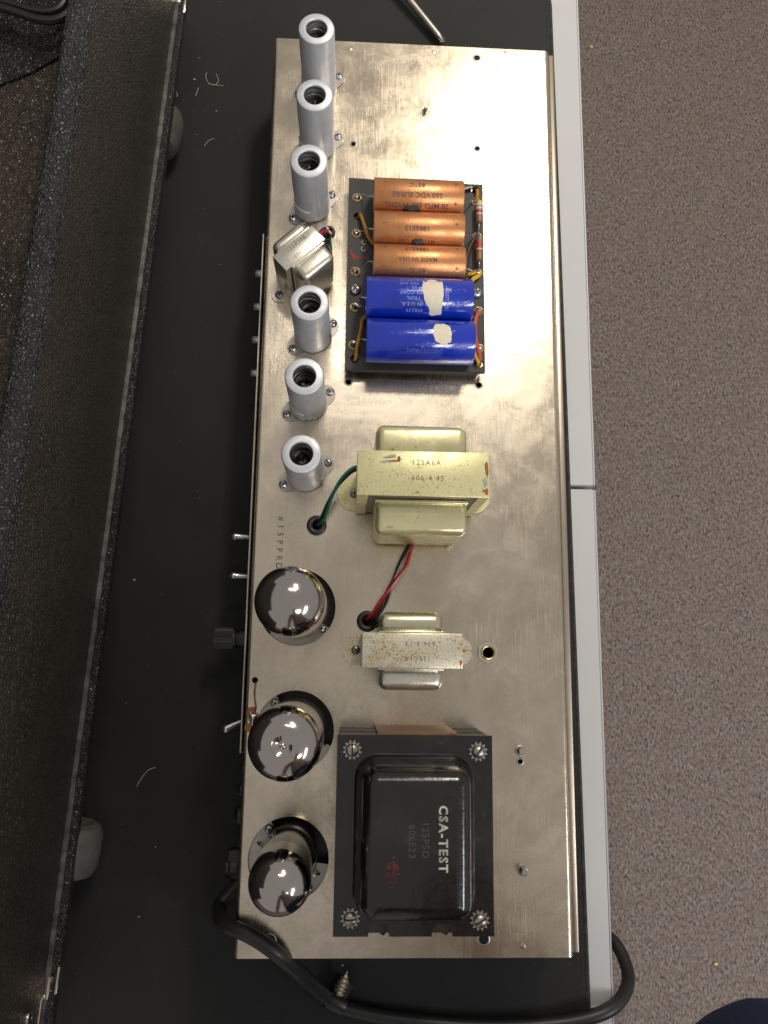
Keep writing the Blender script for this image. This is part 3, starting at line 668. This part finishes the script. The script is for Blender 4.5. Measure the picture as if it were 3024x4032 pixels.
# terminals: brass eyelet, solder and the lead to its capacitor
def terminal(px, py, tail, spike=0):
    p = at(px, py, bz); b = MB()
    b.lathe([(3.3, 0), (3.3, .5), (2.7, .7), (2.3, .3)], (p.x, p.y, bz), 18, 1)
    b.lathe([(2.5, .2), (2.2, 1.4), (1.5, 2.5), (.8, 3.1 + spike), (.01, 3.3 + spike)], (p.x, p.y, bz), 14, 0)
    part('solder_terminal', b, [SOLDER, BRASS], CB)
    b = MB(); b.tube([(p.x, p.y, bz + 2)] + tail, .42, 7); part('lead_wire', b, simple('tinned_wire', (.6, .59, .57), .3, 1.0) if not bpy.data.materials.get('tinned_wire') else bpy.data.materials['tinned_wire'], CB)
    return p
zc, zb_ = bz + 12.2, bz + 14.5
L_ = lambda x, y: at(1300 + x / 2.37, 650 + y / 2.37, bz)
for (x, y), yc, xe, zz, sp in (((250, 305), 173, -27.5, zc, 0), ((245, 640), 148.8, -27.3, zc, 0), ((235, 995), 124.6, -27, zc, 0), ((230, 1328), 97.6, -31.6, zb_, 2), ((215, 1680), 68.3, -30.8, zb_, 2)):
    p = L_(x, y); terminal(1300 + x / 2.37, 650 + y / 2.37, [(p.x + 5, p.y - .5, bz + 5), (xe - 4, yc + 1.5, zz - 2.5), (xe + 1, yc, zz)], sp)
for (x, y), yc, xe, zz in (((1358, 340), 173, 33, zc), ((1372, 668), 148.8, 33.3, zc), ((1378, 1008), 124.6, 33.8, zc), ((1385, 1362), 97.6, 38.3, zb_), ((1390, 1712), 68.3, 39.1, zb_)):
    p = L_(x, y); terminal(1300 + x / 2.37, 650 + y / 2.37, [(p.x - 3, p.y - .8, bz + 4), (xe + 2.5, yc - 1, zz - 2), (xe - 1, yc, zz)])
for x, y in ((238, 1163), (1362, 1195)): inst('screw', screw_mesh(3.9, 'board_screw', STEEL) if not bpy.data.meshes.get('board_screw') else bpy.data.meshes['board_screw'], L_(x, y) + V_((0, 0, .9)), .5 + x * .001, CB)
b = MB()
for x, y in ((318, 722), (312, 783)): p = L_(x, y); b.lathe([(1.9, 0), (1.9, .35), (1.4, .5), (1.2, -.2)], (p.x, p.y, bz), 14)
part('empty_eyelet', b, STEEL, CB)
def resistor(pts, bands, r=2.45):
    (x0, y0), (x1, y1) = pts; a, c = L_(x0, y0) + V_((0, 0, 6)), L_(x1, y1) + V_((0, 0, 6)); d = (c - a); L = d.length
    Mx = Matrix.Translation(a) @ d.to_track_quat('Z', 'Y').to_matrix().to_4x4(); b = MB()
    z = 0
    for i, (h, mi) in enumerate(bands):
        r0 = r; z1 = z + h * L
        pr = [(r0, z), (r0, z1)]
        if i == 0: pr = [(.01, 0), (r - .5, 0), (r, .5), (r, z1)]
        if i == len(bands) - 1: pr = [(r, z), (r, L - .5), (r - .5, L), (.01, L)]
        b.lathe(pr, n=24, mi=mi, M=Mx); z = z1
    part('resistor', b, [RESB, RESR, RESW, RESY, RESO], CB); return a, c
a, c = resistor(((1378, 385), (1378, 582)), [(.13, 3), (.12, 2), (.05, 1), (.12, 2), (.05, 0), (.13, 1), (.06, 2), (.34, 0)])
a2, c2 = resistor(((1380, 725), (1378, 935)), [(.2, 0), (.06, 4), (.16, 1), (.08, 4), (.05, 2), (.15, 4), (.30, 0)])
t1, t2, t3 = L_(1358, 340), L_(1372, 668), L_(1378, 1008)
for p, q in ((t1, a), (c, t2), (t2, a2), (c2, t3)):
    b = MB(); b.tube([V_((p.x, p.y, bz + 2.5)) if p in (t1, t2) else p, (p + q) / 2 + V_((0, 0, .5 if p in (t1, t2) else 3)), q if p in (t1, t2) else V_((q.x, q.y, bz + 2.5))], .5, 7)
    part('lead_wire', b, bpy.data.materials['tinned_wire'], CB)
wires(CB, [
    ('orange_wire', ORANGEW, 1.25, [bh[0] + V_((0, 0, -6)), bh[0] + V_((1.4, .4, 1.5)), L_(300, 540) + V_((0, 0, 4.5)), L_(325, 620) + V_((0, 0, 5)), L_(355, 700) + V_((0, 0, 4)), L_(430, 770) + V_((0, 0, 2)), (-14, 137, bz + 1.3)]),
    ('orange_wire', ORANGEW, 1.25, [bh[2] + V_((0, 0, -6)), bh[2] + V_((1, 1.5, 2)), L_(255, 1690) + V_((0, 0, 4)), L_(285, 1560) + V_((0, 0, 4)), L_(318, 1440) + V_((0, 0, 3)), (-20, 92, bz + 1.3)]),
    ('black_wire', BLACKW, 1.3, [bh[1] + V_((0, 0, -6)), bh[1] + V_((-1.5, .5, 1.2)), L_(1280, 232) + V_((0, 0, 2)), (26, 183, bz + 2)]),
    ('orange_wire', ORANGEW, 1.3, [bh[1] + V_((.6, -.5, -6)), bh[1] + V_((1, -1.5, 2)), L_(1366, 300) + V_((0, 0, 3.5)), L_(1360, 335) + V_((0, 0, 2.5))]),
    ('brown_wire', BROWNW, 1.5, [t2 + V_((0, 0, 2)), L_(1320, 745) + V_((0, 0, 3)), L_(1280, 850) + V_((0, 0, 2.5)), L_(1266, 990) + V_((0, 0, 2.5)), L_(1272, 1090) + V_((0, 0, 2)), L_(1300, 1300) + V_((0, 0, 1.6)), L_(1310, 1500) + V_((0, 0, 1.6))]),
    ('yellow_wire', YELW, 1.5, [t3 + V_((1, -.5, 1)), L_(1372, 1050) + V_((0, 0, 2)), L_(1325, 1085) + V_((0, 0, 3)), L_(1308, 1140) + V_((0, 0, 3)), L_(1318, 1260) + V_((0, 0, 1.6))]),
    ('yellow_wire', YELW, 1.3, [t3 + V_((-1, .5, 1)), L_(1320, 1030) + V_((0, 0, 3)), L_(1285, 1035) + V_((0, 0, 2.5))]),
    ('faded_red_wire', SALMON, 1.5, [L_(1384, 1375) + V_((0, 0, 2)), L_(1352, 1450) + V_((0, 0, 3)), L_(1340, 1560) + V_((0, 0, 4)), L_(1358, 1700) + V_((0, 0, 4)), L_(1385, 1790) + V_((0, 0, 3)), bh[3] + V_((.5, .5, -1)), bh[3] + V_((0, 0, -6))]),
    ('yellow_wire', YELW, 1.3, [L_(1330, 1720) + V_((0, 0, 3)), L_(1345, 1800) + V_((0, 0, 3.5)), L_(1372, 1850) + V_((0, 0, 3)), bh[3] + V_((-1, -1, -1)), bh[3] + V_((-1, -1, -6))])])
b = MB()
for p, q in (((185, 790), (240, 900)), ((210, 858), (345, 862)), ((200, 845), (235, 835))):
    a, c = L_(*p), L_(*q); d = (c - a).normalized(); n = V_((-d.y, d.x, 0)) * .55
    b.prism([(a - n)[:2], (c - n * .6)[:2], (c + n * .6)[:2], (a + n)[:2]], bz + .03 + .02 * p[0] / 200, bz + .09 + .02 * p[0] / 200)
part('crayon_mark', b, CRAYON, CB, 'red crayon mark beside the copper capacitors')

# ------------------------------------------------------------------ shielded small tubes
def make_shield():
    t = thing('shielded_tube', '', 'vacuum tube', (0, 0, 0), 'grey can shielded tubes along the control side')
    R_ = 12.1; H = 53
    b = MB(); b.lathe([(R_ - .2, 1.2), (R_ + .25, 1.5), (R_ + .25, 11), (R_, 12), (R_, H - 1.6), (R_ - .5, H - .5), (R_ - 1.5, H), (7.4, H), (7.0, H - .5), (7.1, H - 1.3), (R_ - .9, H - 1.5), (R_ - .9, 1.2)], n=56)
    # bayonet skirt: raised tongue over the slot
    b.lathe([(R_ + .2, 1.6), (R_ + 1.0, 1.8), (R_ + 1.0, 12.6), (R_ + .1, 13.4)], n=12, a0=math.radians(196), a1=math.radians(262))
    for i, ch in enumerate('ELCO'):
        a = math.radians(190 + (3 - i) * 13)
        b.text(ch, 2.5, lambda u, v, a=a: ((9.8 - v) * math.cos(a) - u * math.sin(a) * -1 * -1, (9.8 - v) * math.sin(a) + u * math.cos(a), H + .05), 1, .02)
    part('can', b, [SHIELD, simple('embossed_edge', (.74, .73, .71), .3, .8)], t)
    b = MB(); pts = [((7.9) * math.cos(a * .35), 7.9 * math.sin(a * .35), 33 + 17 * a / 64) for a in range(65)]
    b.tube(pts, .55, 7, k=1); part('spring', b, STEEL, t)
    b = MB(); b.lathe([(10, 4), (10, 34), (9.4, 38), (7.4, 40.6), (4.5, 41.8), (2.4, 42.4), (1.4, 44), (1.0, 46.2), (.01, 47)], n=32); part('glass_bulb', b, SMOKE, t)
    return t
def copy_tree(o, parent=None):
    c = o.copy(); col.objects.link(c); c.parent = parent
    for ch in list(o.children): copy_tree(ch, c)
    return c
SL = ['grey can shielded tube at the end of its row, closest to the screwdriver', 'grey can shielded tube second from the screwdriver end', 'grey can shielded tube standing just above the askew cream transformer, screw at its foot',
      'grey can shielded tube overlapping the askew cream transformer', 'grey can shielded tube level with the lower edge of the capacitor board', 'grey can shielded tube beside the green lead of the yellow transformer']
s0 = make_shield()
TILT = [(0, 2.0), (0, 1.4), (.5, .4), (0, 1.3), (0, -.6), (-.5, -.6)]
for i, (x, y) in enumerate(SHD):
    o = s0 if i == 0 else copy_tree(s0)
    tx, ty = TILT[i]
    o.location = V_((x - 53 * math.tan(math.radians(ty)) * .0, y, 0)) * S; o.rotation_euler = (0, 0, (0, -.15, .1, 2.6, .0, 2.3)[i]); o['label'] = SL[i]

# ------------------------------------------------------------------ power tubes
def power_tube(label, x, y, R_, H, flat, lean, dome_from):
    t = thing('power_tube', label, 'vacuum tube', (x, y, -6), 'silver topped power tubes')
    Z = lambda p: [(r, z) for r, z in p]
    b = MB(); b.lathe([(15.2, -10), (15.2, 10), (15.8, 11), (15.8, 13), (14, 14), (.01, 14)], (x, y, 0), 40); part('base', b, PHENOL, t)
    # bulb profile
    prof = [(13.5, 13), (R_ * .93, 17), (R_, 22), (R_, dome_from)]
    b = MB(); b.lathe(prof, (x, y, 0), 64); part('glass_envelope', b, SMOKE, t)
    if flat == 'recess':
        q = 14.0; rc = R_ - q + .25
        d = [(R_, dome_from), (R_ + .25, H - q)] + [(rc + q * math.cos(a), H - q + q * math.sin(a)) for a in [i * PI / 40 for i in range(21)]]
        ri = rc * .96
        d += [(ri + (rc - ri) * .2, H - .03)] + [(R_ * .52 * k, H - 3.2 * .5 * (1 + math.cos(PI * k)) - .05) for k in (1, .93, .86, .78, .7, .62, .54, .46, .38, .3, .22)] + [(R_ * .08, H - 2.9), (R_ * .04, H - 2.3), (.01, H - 2.2)]
        d = [p for n_, p in enumerate(d) if n_ < 23 or p[0] < rc]
    else:
        bb = R_ * (.86 if flat == 'dome' else 1.0)
        d = [(R_, dome_from), (R_, H - bb)] + [(max(.01, R_ * math.cos(a)), H - bb + bb * math.sin(a)) for a in [i * PI / 48 for i in range(1, 25)]]
    b = MB(); b.lathe(d, (x, y, 0), 72); part('silvered_dome', b, CHROME, t)
    t.rotation_euler = (math.radians(lean[0]), math.radians(lean[1]), 0)
power_tube('fat silver topped tube with a smooth dome, nearest the green lead', -68.4, -106.2, 19.4, 90, 'dome', (-.8, -2.0), 58)
power_tube('fat silver topped tube with a flat dished crown', -68.2, -178.2, 19.4, 90, 'recess', (1.4, -1.9), 58)
power_tube('slimmer silver topped tube nearest the power cord', -71.2, -250.6, 16.3, 89, 'round', (-.5, 0), 56)

# ------------------------------------------------------------------ power cord and its clamp
cord = bpy.data.objects.new('power_cord', None); col.objects.link(cord); cord.parent = AMP; ORG[cord] = ORG[AMP]; cord.empty_display_size = .01
cord['label'] = 'thick black rubber power cord looping from the chassis corner over the table edge'
path = [(-96, -270, -34), at(880, 3545, -32), at(862, 3600, -20), at(890, 3640, 0), at(963, 3672, 7.5), at(1030, 3710, 7.5), at(1100, 3762, 4), at(1165, 3818, -12), at(1234, 3880, -40), at(1300, 3938, -60), at(1345, 3962, -62.5),
        at(1420, 3984, -62.8), at(1560, 4010, -62.8), at(1776, 4034, -62.8), at(2000, 4040, -62.8), at(2200, 4028, -62.6), at(2340, 4000, -62), at(2420, 3960, -66), at(2462, 3905, -78), at(2474, 3845, -90), at(2458, 3780, -100), at(2430, 3725, -108), at(2396, 3690, -114), at(2350, 3655, -120), at(2250, 3620, -132)]
b = MB(); b.tube(path, 4.6, 18, k=6); part('cable_jacket', b, RUBBER, cord)
b = MB(); q = at(880, 3560, -34); Mx = Matrix.Translation((-102.6, -270, -34)) @ Matrix.Rotation(-PI / 2, 4, 'Y')
b.lathe([(9, 0), (9, 2.5), (8, 3.5), (8, 8), (6.6, 9), (6.6, 11)], n=20, M=Mx); b.box(-113, -104, -266, -258, -36, -28, 1, 1); part('strain_relief', b, PHENOL, cord)
cl = thing('cable_clamp', 'black cable clamp on the cord with a pointed steel wood screw', 'cable clamp', tuple(at(1315, 3945, -62)))
a, c = at(1290, 3928, -60), at(1352, 3960, -62); d = (c - a).normalized()
Mx = Matrix.Translation((a + c) / 2) @ d.to_track_quat('Z', 'Y').to_matrix().to_4x4()
b = MB(); b.lathe([(4.7, -6), (6.0, -6), (6.2, -5.4), (6.2, 5.4), (6.0, 6), (4.7, 6)], n=28, M=Mx); part('loop', b, PHENOL, cl)
n_ = V_((-d.y, d.x, 0)).normalized()
b = MB(); mid = (a + c) / 2
for dz in (1.5, -2.2):
    p = mid + n_ * 5 + V_((0, 0, dz)); b.box(-5.4, 5.4, 0, 9.5, -.8, .8, .5, 1, 0, Matrix.Translation(p) @ Matrix.Rotation(math.atan2(d.y, d.x), 4, 'Z'))
part('tab', b, PHENOL, cl)
s0_, s1_ = at(1322, 3945, -61), at(1368, 3822, -58)
dd = (s1_ - s0_); L = dd.length; Mx = Matrix.Translation(s0_) @ dd.to_track_quat('Z', 'Y').to_matrix().to_4x4()
b = MB(); b.lathe([(.01, -3), (3.4, -2.6), (3.6, -1), (2.3, .5), (2.1, 2)] + [(2.1, L - 7), (.01, L)], n=16, M=Mx)
hel = []
N = 140
V = []; F = []
for i in range(N + 1):
    t_ = i / N; z = 3 + t_ * (L - 4.5); a_ = t_ * 2 * PI * 6.5; k = 1 if z < L - 7 else max(.2, (L - z) / 7)
    for rr, dz in ((1.9 * k, -.6), (3.9 * k, 0), (1.9 * k, .6)): V.append((rr * math.cos(a_), rr * math.sin(a_), z + dz))
for i in range(N):
    for j in range(2): F.append((i * 3 + j, i * 3 + j + 1, (i + 1) * 3 + j + 1, (i + 1) * 3 + j))
b._add(V, F, 0, Mx); part('wood_screw', b, simple('zinc_screw', (.80, .72, .54), .42, .5), cl)

# ------------------------------------------------------------------ screwdriver
sd = thing('screwdriver', 'steel cross point screwdriver with its tip against the chassis end', 'screwdriver', tuple(at(1747, 171, -62)))
tip = at(1747, 168, -63); q = at(1608, -5, -60); d = (q - tip).normalized(); Mx = Matrix.Translation(tip) @ d.to_track_quat('Z', 'Y').to_matrix().to_4x4()
b = MB(); b.lathe([(.01, 0), (.9, .2), (1.3, 1.2), (2.9, 6.5), (3.05, 8), (3.05, 110)], n=20, M=Mx)
for k in range(4):
    a = k * PI / 2 + .4; b.box(-.28, .28, .2, 2.6, .5, 7, .1, 1, 0, Mx @ Matrix.Rotation(a, 4, 'Z'))
part('shaft', b, OLDSTEEL, sd)
b = MB(); pr = []
for i in range(24): a = 2 * PI * i / 24; r = 8.2 if i % 4 < 2 else 7.2; pr.append((r * math.cos(a), r * math.sin(a)))
b.prism(pr, 108, 190, M=Mx); b.lathe([(7, 190), (6.5, 196), (4, 199), (.01, 200)], n=20, M=Mx); b.lathe([(4, 100), (7, 104), (7.6, 108)], n=20, M=Mx); part('handle', b, simple('black_plastic', (.02, .02, .022), .35), sd)

# ------------------------------------------------------------------ tolex cabinet at the left
cab = thing('speaker_cabinet', 'black tolex covered cabinet on casters with bumpy rim beside the amplifier', 'cabinet', (-330, 10, -20))
p0, p1 = at(690, 20, -20), at(180, 3850, -20)
d = (p1 - p0).normalized(); ang = math.atan2(-d.x, d.y) ; ux = V_((-d.y, d.x, 0))   # outward normal
if ux.x < 0: ux = -ux
CM = Matrix(((ux.x, -d.x, 0, p0.x), (ux.y, -d.y, 0, p0.y), (0, 0, 1, 0), (0, 0, 0, 1)))   # local: x outward, y toward far end
Lc = (p1 - p0).length
def rim(b, x0, x1, y0, y1, zc, r, step, amp, seed):
    """rounded rim that is really lumpy"""
    rnd = random.Random(seed); ny = int((y1 - y0) / step); V = []; F = []
    prof = [(x1, zc - 4)] + [(x1 - r + r * math.cos(a), zc + r * math.sin(a)) for a in [i * PI / 20 for i in range(11)]] + [(x0 + r + r * math.cos(a), zc + r * math.sin(a)) for a in [PI / 2 + i * PI / 20 for i in range(11)]] + [(x0, zc - 4)]
    k = len(prof)
    for j in range(ny + 1):
        y = y0 + (y1 - y0) * j / ny
        for i, (x, z) in enumerate(prof):
            q = amp if 0 < i < k - 1 else 0
            V.append((x + rnd.uniform(-q, q), y + rnd.uniform(-q, q) * .6, z + rnd.uniform(-q, q)))
    for j in range(ny):
        for i in range(k - 1): F.append((j * k + i, j * k + i + 1, (j + 1) * k + i + 1, (j + 1) * k + i))
    b._add(V, F, 0, CM)
b = MB(); b.box(-11.5, 0, -Lc - 40, 40, -19.4, 121.5, .6, 2, 0, CM)
part('side_wall', b, TOLEX, cab)
b = MB(); rim(b, -12.2, .7, -Lc - 40, 40, 122.0, 6.2, 1.4, .5, 4)
part('rim_welt', b, RIMT, cab, 'bumpy rounded rim along the top of the wall, toned paler as if lit', sharp=3)
b = MB(); b.box(-9, 2.6, -Lc - 30, 30, -22.6, -19.4, .6, 2, 0, CM); part('lit_edge', b, LITEDGE, cab, 'pale edge along the bottom of the wall, coloured as if catching light')  # pale colour stands in for light caught along the tolex edge
b = MB(); b.box(-9, 5.8, -Lc - 36, 36, -33, -24.0, 1.5, 3, 0, CM); part('bottom_rail', b, TOLEXB, cab)
b = MB(); b.box(-330, -12, -Lc - 30, 30, 52, 60, 1, 1, 0, CM); part('back_board', b, TOLEXIN, cab)
b = MB()
for y0, y1 in ((28, 42), (-Lc - 42, -Lc - 28)): b.box(-330, -11.6, y0, y1, -19.5, 126, 4, 3, 0, CM)
part('outer_wall', b, TOLEXB, cab)
b = MB(); b.box(-344, -330.2, -Lc - 40, 40, -19.5, 430, 4, 3, 0, CM); part('tall_back_wall', b, TOLEXB, cab)
for yy, s_ in ((2, 1), (-Lc + 1, -1)):
    b = MB()
    for x0, x1, z0, z1, l0, l1 in ((-2, 3.5, -24.0, -18.9, 0, 13), (3.3, 6.6, -33.6, -24.2, -4, 12), (-1.0, .9, -19.2, -16.5, 11, 40)):
        b.box(x0, x1, *sorted((yy + s_ * l0, yy + s_ * l1)), z0, z1, .9, 2, 0, CM)
    b.lathe([(2.0, .9), (2.6, 1.3), (3.4, .9), (3.6, -.2)], n=18, M=CM @ Matrix.Translation((.3, yy + s_ * 14, 2)) @ Matrix.Rotation(PI / 2, 4, 'Y'))
    part('corner_guard', b, simple('nickel_corner', (.70, .62, .52), .22, 1.0) if not bpy.data.materials.get('nickel_corner') else bpy.data.materials['nickel_corner'], cab)
b = MB(); b.prism([tuple(at(x, y, 62)[:2]) for x, y in ((-160, -160), (-160, 400), (0, 332), (120, 285), (245, 215), (345, -160))], 60.1, 62); part('painted_shadow_sheet', b, TOLEXB, cab)  # black sheet whose slanted edge imitates the shadow across the back board
b = MB(); b.tube([at(x, y, 76) for x, y in ((-120, -20), (-30, 18), (60, 48), (140, 74), (205, 80), (255, 62), (290, 20), (315, -60))], 2.6, 8)
b.tube([at(x, y, 75) for x, y in ((-120, -48), (-30, -8), (60, 20), (140, 42), (200, 44), (240, 26), (265, -20), (280, -80))], 2.2, 8)
part('black_rim', b, RUBBER, cab, 'rounded black double rim in the corner of the cabinet')
for (x, y), s_ in (((-198, 268), -1), ((-220, -262), 1)):
    Mx = Matrix.Translation((x, y, -46.8)) @ Matrix.Rotation(-s_ * PI / 2 + .0, 4, 'X') @ Matrix.Rotation(0, 4, 'Z')
    Mx = Matrix.Translation((x, y, -46.8)) @ Matrix.Rotation(math.radians(-6), 4, 'Z') @ Matrix.Rotation(-PI / 2 * s_, 4, 'X')
    b = MB(); b.lathe([(.01, -17), (14, -17), (18.5, -15), (20.6, -10), (21, 0), (20.6, 10), (18.5, 15), (14.5, 17), (13, 16.4), (11.5, 12), (7, 11), (5, 11.5), (.01, 11.5)], n=48, M=Mx); wl = part('caster_wheel', b, CASTR, cab)
    b = MB(); b.lathe([(3.6, 11), (3.6, 13.5), (2.6, 14.2), (.01, 14.4)], n=18, M=Mx); part('axle', b, STEEL, wl)
    b = MB(); b.box(x - 26, x - 8, y - 20, y + 20, -26, -22.8, 1); b.box(x - 22, x - 12, y - 20, y - 17.6, -52, -25); b.box(x - 22, x - 12, y + 17.6, y + 20, -52, -25); part('caster_fork', b, OLDSTEEL, cab)

# ------------------------------------------------------------------ crumbs and lint on the mat and carpet
b = MB(); random.seed(9)
for pts in (((815, 285), (810, 300), (820, 325), (845, 335), (860, 318), (852, 290)), ((820, 330), (850, 335), (880, 338)), ((782, 345), (770, 378)), ((690, 355), (698, 372), (695, 380)), ((805, 575), (820, 555), (845, 545)),
            ((538, 3097), (560, 3060), (585, 3032), (612, 3022))):
    b.tube([at(x, y, MATZ + .35) for x, y in pts], .28, 5)
part('lint_hairs', b, LINT, None, 'few pale curled hairs lying on the black mat', kind='stuff')['category'] = 'lint'
b = MB()
for x, y, r in ((766, 313, 1.0), (785, 228, .5), (529, 2283, .9), (852, 437, .7), (496, 2769, .4), (547, 3610, .6), (785, 1962, .4), (612, 3335, .5), (1349, 3800, .8), (775, 530, .4)):
    p = at(x, y, MATZ + .3); b.box(p.x - r, p.x + r, p.y - r * .6, p.y + r * .6, MATZ, MATZ + r * .8, r * .2, 1)
part('crumbs', b, LINT, None, 'scattered pale crumbs on the black mat', kind='stuff')['category'] = 'crumbs'
for px, py in ((2328, 184), (2818, 3795)):
    p = at(px, py, -788); b = MB(); b.box(p.x - 3, p.x + 3, p.y - 2, p.y + 2, -790, -786, .8, 1)
    o = part('crumb', b, YSP, None, ('yellow crumb on the carpet by the far end of the table', 'yellow crumb on the carpet close to the navy trouser knee')[py > 1000]); o['category'] = 'crumb'; o['group'] = 'yellow crumbs on the carpet'

# ------------------------------------------------------------------ the photographer, mostly out of frame
J = {'pelvis': (200, -650, 110, 150, 105), 'waist': (190, -640, 320, 135, 95), 'chest': (170, -610, 520, 165, 105), 'neckbase': (155, -570, 660, 75, 70), 'neck': (148, -550, 710, 55, 55),
     'jaw': (140, -515, 760, 66, 72), 'head': (132, -520, 830, 76, 92), 'crown': (126, -520, 890, 50, 60), 'nose': (132, -420, 795, 12, 14),
     'shR': (345, -600, 610, 62, 62), 'elR': (395, -660, 340, 46, 46), 'wrR': (415, -600, 110, 29, 24), 'haR': (418, -575, 40, 18, 32),
     'shL': (-10, -600, 610, 62, 62), 'elL': (-65, -660, 340, 46, 46), 'wrL': (-90, -610, 110, 29, 24), 'haL': (-94, -585, 40, 18, 32),
     'hiR': (275, -645, 70, 98, 98), 'knR': (388, -503, -290, 74, 74), 'anR': (370, -800, -690, 50, 50), 'toR': (368, -700, -762, 42, 30),
     'hiL': (115, -655, 70, 98, 98), 'knL': (90, -640, -300, 68, 68), 'anL': (100, -740, -700, 50, 50), 'toL': (100, -610, -765, 42, 30)}
E_ = [('pelvis', 'waist'), ('waist', 'chest'), ('chest', 'neckbase'), ('neckbase', 'neck'), ('neck', 'jaw'), ('jaw', 'head'), ('head', 'crown'), ('head', 'nose'),
      ('chest', 'shR'), ('shR', 'elR'), ('elR', 'wrR'), ('wrR', 'haR'), ('chest', 'shL'), ('shL', 'elL'), ('elL', 'wrL'), ('wrL', 'haL'),
      ('pelvis', 'hiR'), ('hiR', 'knR'), ('knR', 'anR'), ('anR', 'toR'), ('pelvis', 'hiL'), ('hiL', 'knL'), ('knL', 'anL'), ('anL', 'toL')]
for h, s_, in (('haR', -1), ('haL', 1)):
    hx, hy, hz = J[h][:3]
    for k in range(5):
        n1, n2 = h + 'f%da' % k, h + 'f%db' % k
        if k == 4: a, c = (hx + s_ * 8, hy + 36, hz + 6), (hx + s_ * 12, hy + 44, hz - 22)
        else: a, c = (hx + s_ * 4, hy + (1.5 - k) * 18, hz - 52 - (6 if k in (1, 2) else 0)), (hx + s_ * 14, hy + (1.5 - k) * 15 + 8, hz - 82 - (8 if k in (1, 2) else 0))
        J[n1] = (*a, 9.5, 9); J[n2] = (*c, 8, 8); E_ += [(h, n1), (n1, n2)]
names = list(J); me = bpy.data.meshes.new('skeleton')
me.from_pydata([Vector(J[n][:3]) * S for n in names], [(names.index(a), names.index(c)) for a, c in E_], [])
sk = bpy.data.objects.new('skeleton', me); col.objects.link(sk)
md = sk.modifiers.new('Skin', 'SKIN'); sub = sk.modifiers.new('Sub', 'SUBSURF'); sub.levels = 2; sub.render_levels = 2
for i, n in enumerate(names): me.skin_vertices[0].data[i].radius = (J[n][3] * S, J[n][4] * S); me.skin_vertices[0].data[i].use_root = (n == 'pelvis')
dg = bpy.context.evaluated_depsgraph_get(); ev = sk.evaluated_get(dg); bm_me = bpy.data.meshes.new_from_object(ev)
bpy.data.objects.remove(sk)
SKIN = simple('skin', (.45, .24, .17), .5); SHIRT = simple('dusty_pink_brown_shirt', (.30, .22, .20), .85, 0, .2, 600); HAIR = simple('dark_hair', (.03, .02, .015), .6)
bm_me.materials.clear()
for m in (DENIM, SHIRT, SKIN, HAIR): bm_me.materials.append(m)
for p in bm_me.polygons:
    c = p.center / S; p.use_smooth = True
    p.material_index = (2 if c.z < 95 else 1) if (c.x > 368 and c.z > -150) or c.x < -45 else 0 if c.z < 150 else (3 if (c.z > 850 or (c.z > 760 and c.y < -540)) else (2 if c.z > 690 else 1))
per = bpy.data.objects.new('person', bm_me); col.objects.link(per)
per['label'] = 'person in navy trousers whose knee shows at the lower right corner'; per['category'] = 'person'
